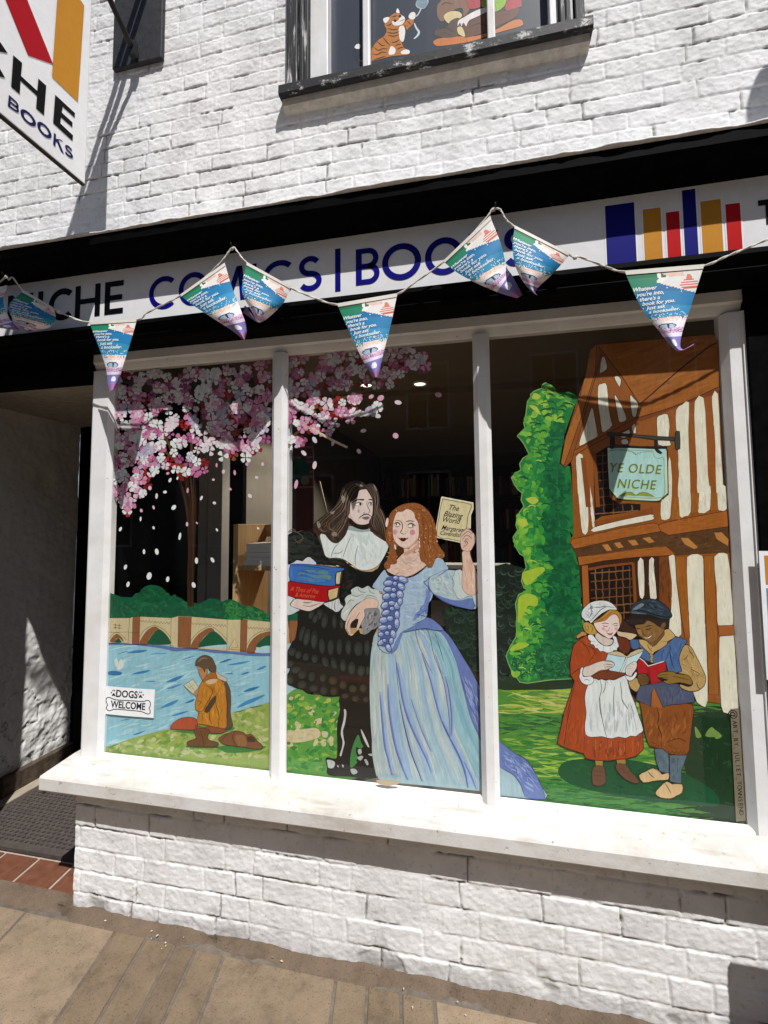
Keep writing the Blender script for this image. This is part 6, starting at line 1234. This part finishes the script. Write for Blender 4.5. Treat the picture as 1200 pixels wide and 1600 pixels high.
# ================================================================== window sticker
T1 = (155, 1060, 12)
ST = thing('window_sticker', at(202, 1097, 1, .0213), 'small white DOGS WELCOME sticker with paw prints and a bone on the display window', 'sticker')
a = Art(1, .0216, -3e-5); a.p('#eef0f1', '92,150 120,140 400,165 700,190 1042,208 1046,220 1020,742 500,705 82,662', T1, 1); a.mb.build('backing', M['print'], ST, fix=False)
a = Art(1, .0213, -1e-5); INK = '#26272b'
a.text(INK, 'DOGS', 520, 292, 185, 4.2, .026, 0, 'c', T1, .80); a.text(INK, 'WELCOME', 540, 502, 180, 4.5, .026, 0, 'c', T1, .74)
for px, py in ((272, 275), (775, 308)):
    a.p(INK, [(px-38, py+55), (px-10, py+5), (px+8, py+2), (px+38, py+60), (px+8, py+52), (px-6, py+50)], T1, 3)
    for dx, dy in ((-44, -8), (-14, -48), (18, -46), (50, 0)): a.e(INK, px+dx, py+dy, 11, 17, 12, T1)
a.l(INK, 15, '135,450 128,400 150,362 195,358 240,378 320,402 460,412 620,420 760,432 850,428 900,412 945,430 962,480 950,530 935,560 955,600 950,650 910,668 860,650 790,622 700,610 560,598 420,585 300,578 240,592 190,608 150,590 132,550 155,500', T1, 3, 0, True)
a.mb.build('lettering', M['print'], ST, fix=False)

# ================================================================== door mat
MT = thing('door_mat', (-1.85, .45, .272), 'dark brown perforated rubber mat lying in the doorway', 'door mat')
mb = MB(); mb.box(-2.268, -1.47, .128, .765, .2725, .2755); x0, x1, y0, y1 = -2.268, -1.47, .128, .765
for a0, a1, b0, b1 in ((x0, x1, y0, y0+.03), (x0, x1, y1-.03, y1), (x0, x0+.03, y0+.03, y1-.03), (x1-.03, x1, y0+.03, y1-.03)): mb.box(a0, a1, b0, b1, .2756, .2865, 0)
nx, ny = 28, 26; cw, ch = (x1-x0-.06)/nx, (y1-y0-.06)/ny; zt = .2862
for i in range(nx):
    for j in range(ny):
        cx, cy = x0+.03+(i+.5)*cw, y0+.03+(j+.5)*ch; K = 12; sh = .22*cw*(1 if j % 2 else -1)
        out = []; inn = []; lo = []
        for k in range(K):
            t = 2*math.pi*(k+.5)/K; c, s_ = math.cos(t), math.sin(t); m_ = max(abs(c), abs(s_))
            out.append((cx+c/m_*cw/2, cy+s_/m_*ch/2, zt)); inn.append((cx+sh+c*cw*.27, cy+s_*ch*.34, zt+.0012)); lo.append((cx+sh+c*cw*.27, cy+s_*ch*.34, zt-.009))
        mb.add(out+inn+lo, [(k, (k+1) % K, K+(k+1) % K, K+k) for k in range(K)]+[(K+k, K+(k+1) % K, 2*K+(k+1) % K, 2*K+k) for k in range(K)])
mb.build('rubber_mat', M['rubber'], MT, fix=False)

# ================================================================== poster beside the window
px0 = at(1188, 900, 1, -.026).x; zt_, zb_ = at(1190, 861, 1, -.026).z, at(1195, 1062, 1, -.026).z
PO = thing('poster', (px0+.15, -.026, zb_), 'orange and blue poster pasted on the black panel right of the display window', 'poster')
mb = MB(); mb.box(px0, px0+.30, -.0262, -.0245, zb_, zt_, 0, lin('#eef0f2', .9))
mb.add([(px0+.012, -.0268, zt_-.012), (px0+.288, -.0268, zt_-.012), (px0+.288, -.0268, zt_-.13), (px0+.012, -.0268, zt_-.09)], [(0, 1, 2, 3)], lin('#c8862f', .9))
mb.add([(px0+.012, -.0268, zt_-.10), (px0+.288, -.0268, zt_-.14), (px0+.288, -.0268, zb_+.09), (px0+.012, -.0268, zb_+.11)], [(0, 1, 2, 3)], lin('#5f97a8', .9))
for k in range(5): mb.add([(px0+.05, -.0272, zt_-.17-k*.03), (px0+.25, -.0272, zt_-.175-k*.03), (px0+.25, -.0272, zt_-.187-k*.03), (px0+.05, -.0272, zt_-.182-k*.03)], [(0, 1, 2, 3)], lin('#dfe9ea', .9))
mb.build('sheet', M['print'], PO, fix=False)

# ================================================================== inside the shop
def rp_(px, py, y): v = at(px, py, 1, y); return v
BC_ = thing('bookcase', (-.5, .42, .66), 'pale pine bookcase standing just inside the left hand pane', 'bookcase')
yb0, yb1 = .30, .58
xl = at(364, 870, 1, yb0).x; zt = at(372, 819, 1, yb0).z; xr = xl+.62
mb = MB(); mb.box(xl, xl+.022, yb0, yb1, .661, zt, .002); mb.build('side_panel', M['pine'], BC_)
mb = MB(); mb.box(xr, xr+.022, yb0, yb1, .661, zt, .002); mb.build('side_panel', M['pine'], BC_)
zs = at(385, 884, 1, yb0).z
for z in (zs, zs-.30): mb = MB(); mb.box(xl+.0225, xr-.0005, yb0+.003, yb1-.01, z-.02, z, .002); mb.build('shelf', M['pine'], BC_)
mb = MB(); mb.box(xl+.0225, xr-.0005, yb1-.035, yb1-.015, zt-.06, zt-.002, .002); mb.build('top_rail', M['pine'], BC_)
for k in range(6): mb = MB(); mb.box(xl+.05+k*.085, xl+.085+k*.085, yb1-.03, yb1-.018, zs+.001, zt-.061); mb.build('slat', M['pine'], BC_)
rk = random.Random(31)
mb = MB(); mb.box(0, .17, -.12, .12, 0, .018, .001, lin('#e8e8e4', .9)); book0 = mb.build('book', M['print'])
k = 0
for n_ in range(5):
    b = book0 if n_ == 0 else book0.copy()
    if n_: COL.objects.link(b)
    b.location = (xl+.05+rk.uniform(0, .01), yb0+.13, zs+.0005+n_*.0185); b.rotation_euler = (0, 0, rk.uniform(-.06, .06))
    tag(b, 'pale paperback lying in the flat pile on the pine bookcase shelf', 'book', 'books piled on the pine shelf')
SH = thing('shelving_unit', (.6, 4.4, .3), 'dark tall shelving along the back wall of the shop', 'shelving')
mb = MB(); mb.box(-1.3, 2.9, 4.35, 4.59, .31, 2.3); mb.build('back_panel', M['dark_shelving'], SH)
for z in (.7, 1.1, 1.5, 1.9): mb = MB(); mb.box(-1.3, 2.9, 4.1, 4.349, z, z+.025); mb.build('shelf', M['dark_shelving'], SH)
BKM = []
for c in ('#7a2a24', '#2a4a6a', '#b8a888', '#3a5a3a', '#8a6a3a', '#c8c4ba', '#4a3a5a'):
    mb = MB(); hgt = rk.uniform(.19, .27); mb.box(-.016, .016, -.09, .09, 0, hgt, .002, lin(c, .8)); BKM.append(mb)
protos = []
for i, z in enumerate((.7, 1.1, 1.5, 1.9)):
    x = -1.25
    while x < 2.2:
        x += .036 if rk.random() > .1 else .16
        k = rk.randrange(7)
        if k >= len(protos) or protos[k] is None:
            while len(protos) <= k: protos.append(None)
            b = protos[k] = BKM[k].build('book', M['print'])
        else: b = protos[k].copy(); COL.objects.link(b)
        b.location = (x, 4.22, z+.0255); tag(b, 'upright book in the dim rows on the dark shelving at the back', 'book', 'books on the back shelving')
TB = thing('display_table', (.3, 1.6, .3), 'dark display table in the middle of the shop floor', 'table')
mb = MB(); mb.box(-.5, 1.3, 1.3, 2.2, .95, 1.0, .004); mb.build('tabletop', M['dark_shelving'], TB)
for x in (-.45, 1.2):
    for y in (1.35, 2.1): mb = MB(); mb.box(x, x+.05, y, y+.05, .301, .949); mb.build('leg', M['dark_shelving'], TB)
# tall display panel in the middle pane
y_ = .42; q0, q1 = at(441, 693, 1, y_), at(489, 765, 1, y_)
DP = thing('poster_stand', (q0.x, y_, .66), 'tall printed panel with pink stripes and a green disc behind the middle pane', 'poster stand')
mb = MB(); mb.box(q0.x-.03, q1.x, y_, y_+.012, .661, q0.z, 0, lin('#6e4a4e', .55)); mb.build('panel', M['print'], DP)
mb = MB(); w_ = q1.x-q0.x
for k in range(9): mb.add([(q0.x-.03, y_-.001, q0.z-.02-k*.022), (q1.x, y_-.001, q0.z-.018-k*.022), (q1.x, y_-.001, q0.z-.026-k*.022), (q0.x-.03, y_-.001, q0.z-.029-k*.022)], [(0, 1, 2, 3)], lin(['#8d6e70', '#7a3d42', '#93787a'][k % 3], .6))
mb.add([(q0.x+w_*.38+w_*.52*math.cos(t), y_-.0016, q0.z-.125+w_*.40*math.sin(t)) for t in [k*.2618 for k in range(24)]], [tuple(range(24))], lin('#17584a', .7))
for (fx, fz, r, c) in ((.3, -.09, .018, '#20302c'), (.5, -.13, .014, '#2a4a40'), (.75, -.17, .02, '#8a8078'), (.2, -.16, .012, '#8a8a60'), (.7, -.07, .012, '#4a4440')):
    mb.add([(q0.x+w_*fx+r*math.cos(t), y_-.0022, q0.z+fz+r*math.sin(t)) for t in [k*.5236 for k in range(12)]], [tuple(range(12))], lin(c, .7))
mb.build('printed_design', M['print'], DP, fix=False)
s0, s1 = at(499, 752, 1, .45), at(511, 802, 1, .45); EA = MB(); EA.tube([s0, s1+(s1-s0)*2.5], .004, 6); tag(EA.build('stick', M['pine']), 'thin pale wooden stick leaning behind the painted gentleman', 'stick')
e0, e1 = at(690, 884, 1, .5), at(760, 884, 1, .5); mb = MB(); mb.box(e0.x-.1, e1.x+.1, .5, .62, e0.z-.012, e0.z+.004, 0, lin('#e4e4e0', .9)); o = mb.build('shelf_board', M['print']); tag(o, 'white shelf edge crossing behind the raised arm of the painted lady', 'shelf')
mb = MB(); mb.box(e0.x-.08, e0.x-.06, .52, .60, .661, e0.z-.012); mb.box(e1.x+.06, e1.x+.08, .52, .60, .661, e0.z-.012); mb.build('bracket', M['dark_shelving'], o)
# ceiling spotlights, lit
m = bpy.data.materials.new('lamp_glow'); m.use_nodes = True; m.node_tree.nodes['Principled BSDF'].inputs['Emission Color'].default_value = (1, .95, .85, 1); m.node_tree.nodes['Principled BSDF'].inputs['Emission Strength'].default_value = 2.6; M['glow'] = m
for px, py, lb_ in ((572, 601, 'left of the two lit round ceiling spotlights'), (656, 599, 'right of the two lit round ceiling spotlights')):
    p = at(px, py, 2, 2.4985); L1 = thing('ceiling_light', p, lb_, 'ceiling light', 'lit spotlights in the shop ceiling')
    mb = MB(); n = 24; vs = []
    for r, z in ((.050, 0), (.050, -.006), (.038, -.008), (.034, -.002)): vs += [(p.x+r*math.cos(2*math.pi*k/n), p.y+r*math.sin(2*math.pi*k/n), p.z+z) for k in range(n)]
    mb.add(vs, [(j*n+k, j*n+(k+1) % n, (j+1)*n+(k+1) % n, (j+1)*n+k) for j in range(3) for k in range(n)]); mb.build('rim', M['joinery'], L1)
    ld = bpy.data.lights.new('spotlight', 'SPOT'); ld.energy = 42; ld.spot_size = math.radians(128); ld.shadow_soft_size = .03; ld.color = (1, .9, .75); lo = bpy.data.objects.new('spotlight', ld); COL.objects.link(lo); lo.parent = L1; lo.location = (0, 0, -.02)
    mb = MB(); mb.add([(p.x+.035*math.cos(2*math.pi*k/n), p.y+.035*math.sin(2*math.pi*k/n), p.z-.003) for k in range(n)], [tuple(range(n))]); mb.build('bulb', M['glow'], L1)

# ================================================================== across the street (seen mirrored in the glass) and added shadow casters just out of frame
T = thing('terraced_building', (0, -11.4, .18), 'plain two storey rendered building across the street, mirrored in the shop glass', 'building')
mb = MB(); mb.box(-40, 40, -14, -11.42, .1, 8.6); mb.build('wall', M['dark_render'], T); mb = MB(); mb.box(-40, 40, -14.2, -11.25, 8.6, 8.8); mb.build('roof', M['dark_shelving'], T)
mb = MB(); mb.box(-40, 40, -11.415, -11.30, 3.45, 3.6); mb.build('string_course', M['column_paint'], T)
for z0, z1 in ((1.0, 3.0), (4.3, 6.1)):
    for i in range(10):
        x = -22+i*3.4; mb = MB(); mb.box(x-.62, x+.62, -11.418, -11.36, z0-.06, z0); mb.box(x-.62, x+.62, -11.418, -11.36, z1, z1+.06)
        for xx in (-.62, .56): mb.box(x+xx, x+xx+.06, -11.418, -11.36, z0+.001, z1-.001)
        mb.box(x-.02, x+.02, -11.418, -11.37, z0+.001, z1-.001); w = mb.build('window', M['joinery'], T)
        mb = MB(); mb.box(x-.56, x+.56, -11.419, -11.40, z0+.001, z1-.001); mb.build('pane', M['dark_shelving'], w)
FL = thing('wall_light', (1.17, .05, 3.72), 'small square floodlight on a wall arm above the sign', 'wall light')  # unseen block, added to throw the blob shadow on the upper wall
mb = MB(); mb.box(1.10, 1.25, -.44, -.36, 3.64, 3.78, .03); mb.build('lamp_head', M['iron'], FL); mb = MB(); mb.tube([(1.2, .05, 3.80), (1.2, -.40, 3.78)], .009, 8); mb.build('arm', M['iron'], FL)
AB = thing('pavement_sign', (1.06, -.36, .25), 'folding wooden pavement sign standing right of the shop window', 'pavement sign')  # unseen boards, added and sized for the shadow low on the riser
for yy, nm in ((-.40, 'front_board'), (-.30, 'rear_board')):
    mb = MB(); mb.box(.735, 1.25, yy, yy+.018, .262, .90, .008); mb.build(nm, M['dark_shelving'], AB)
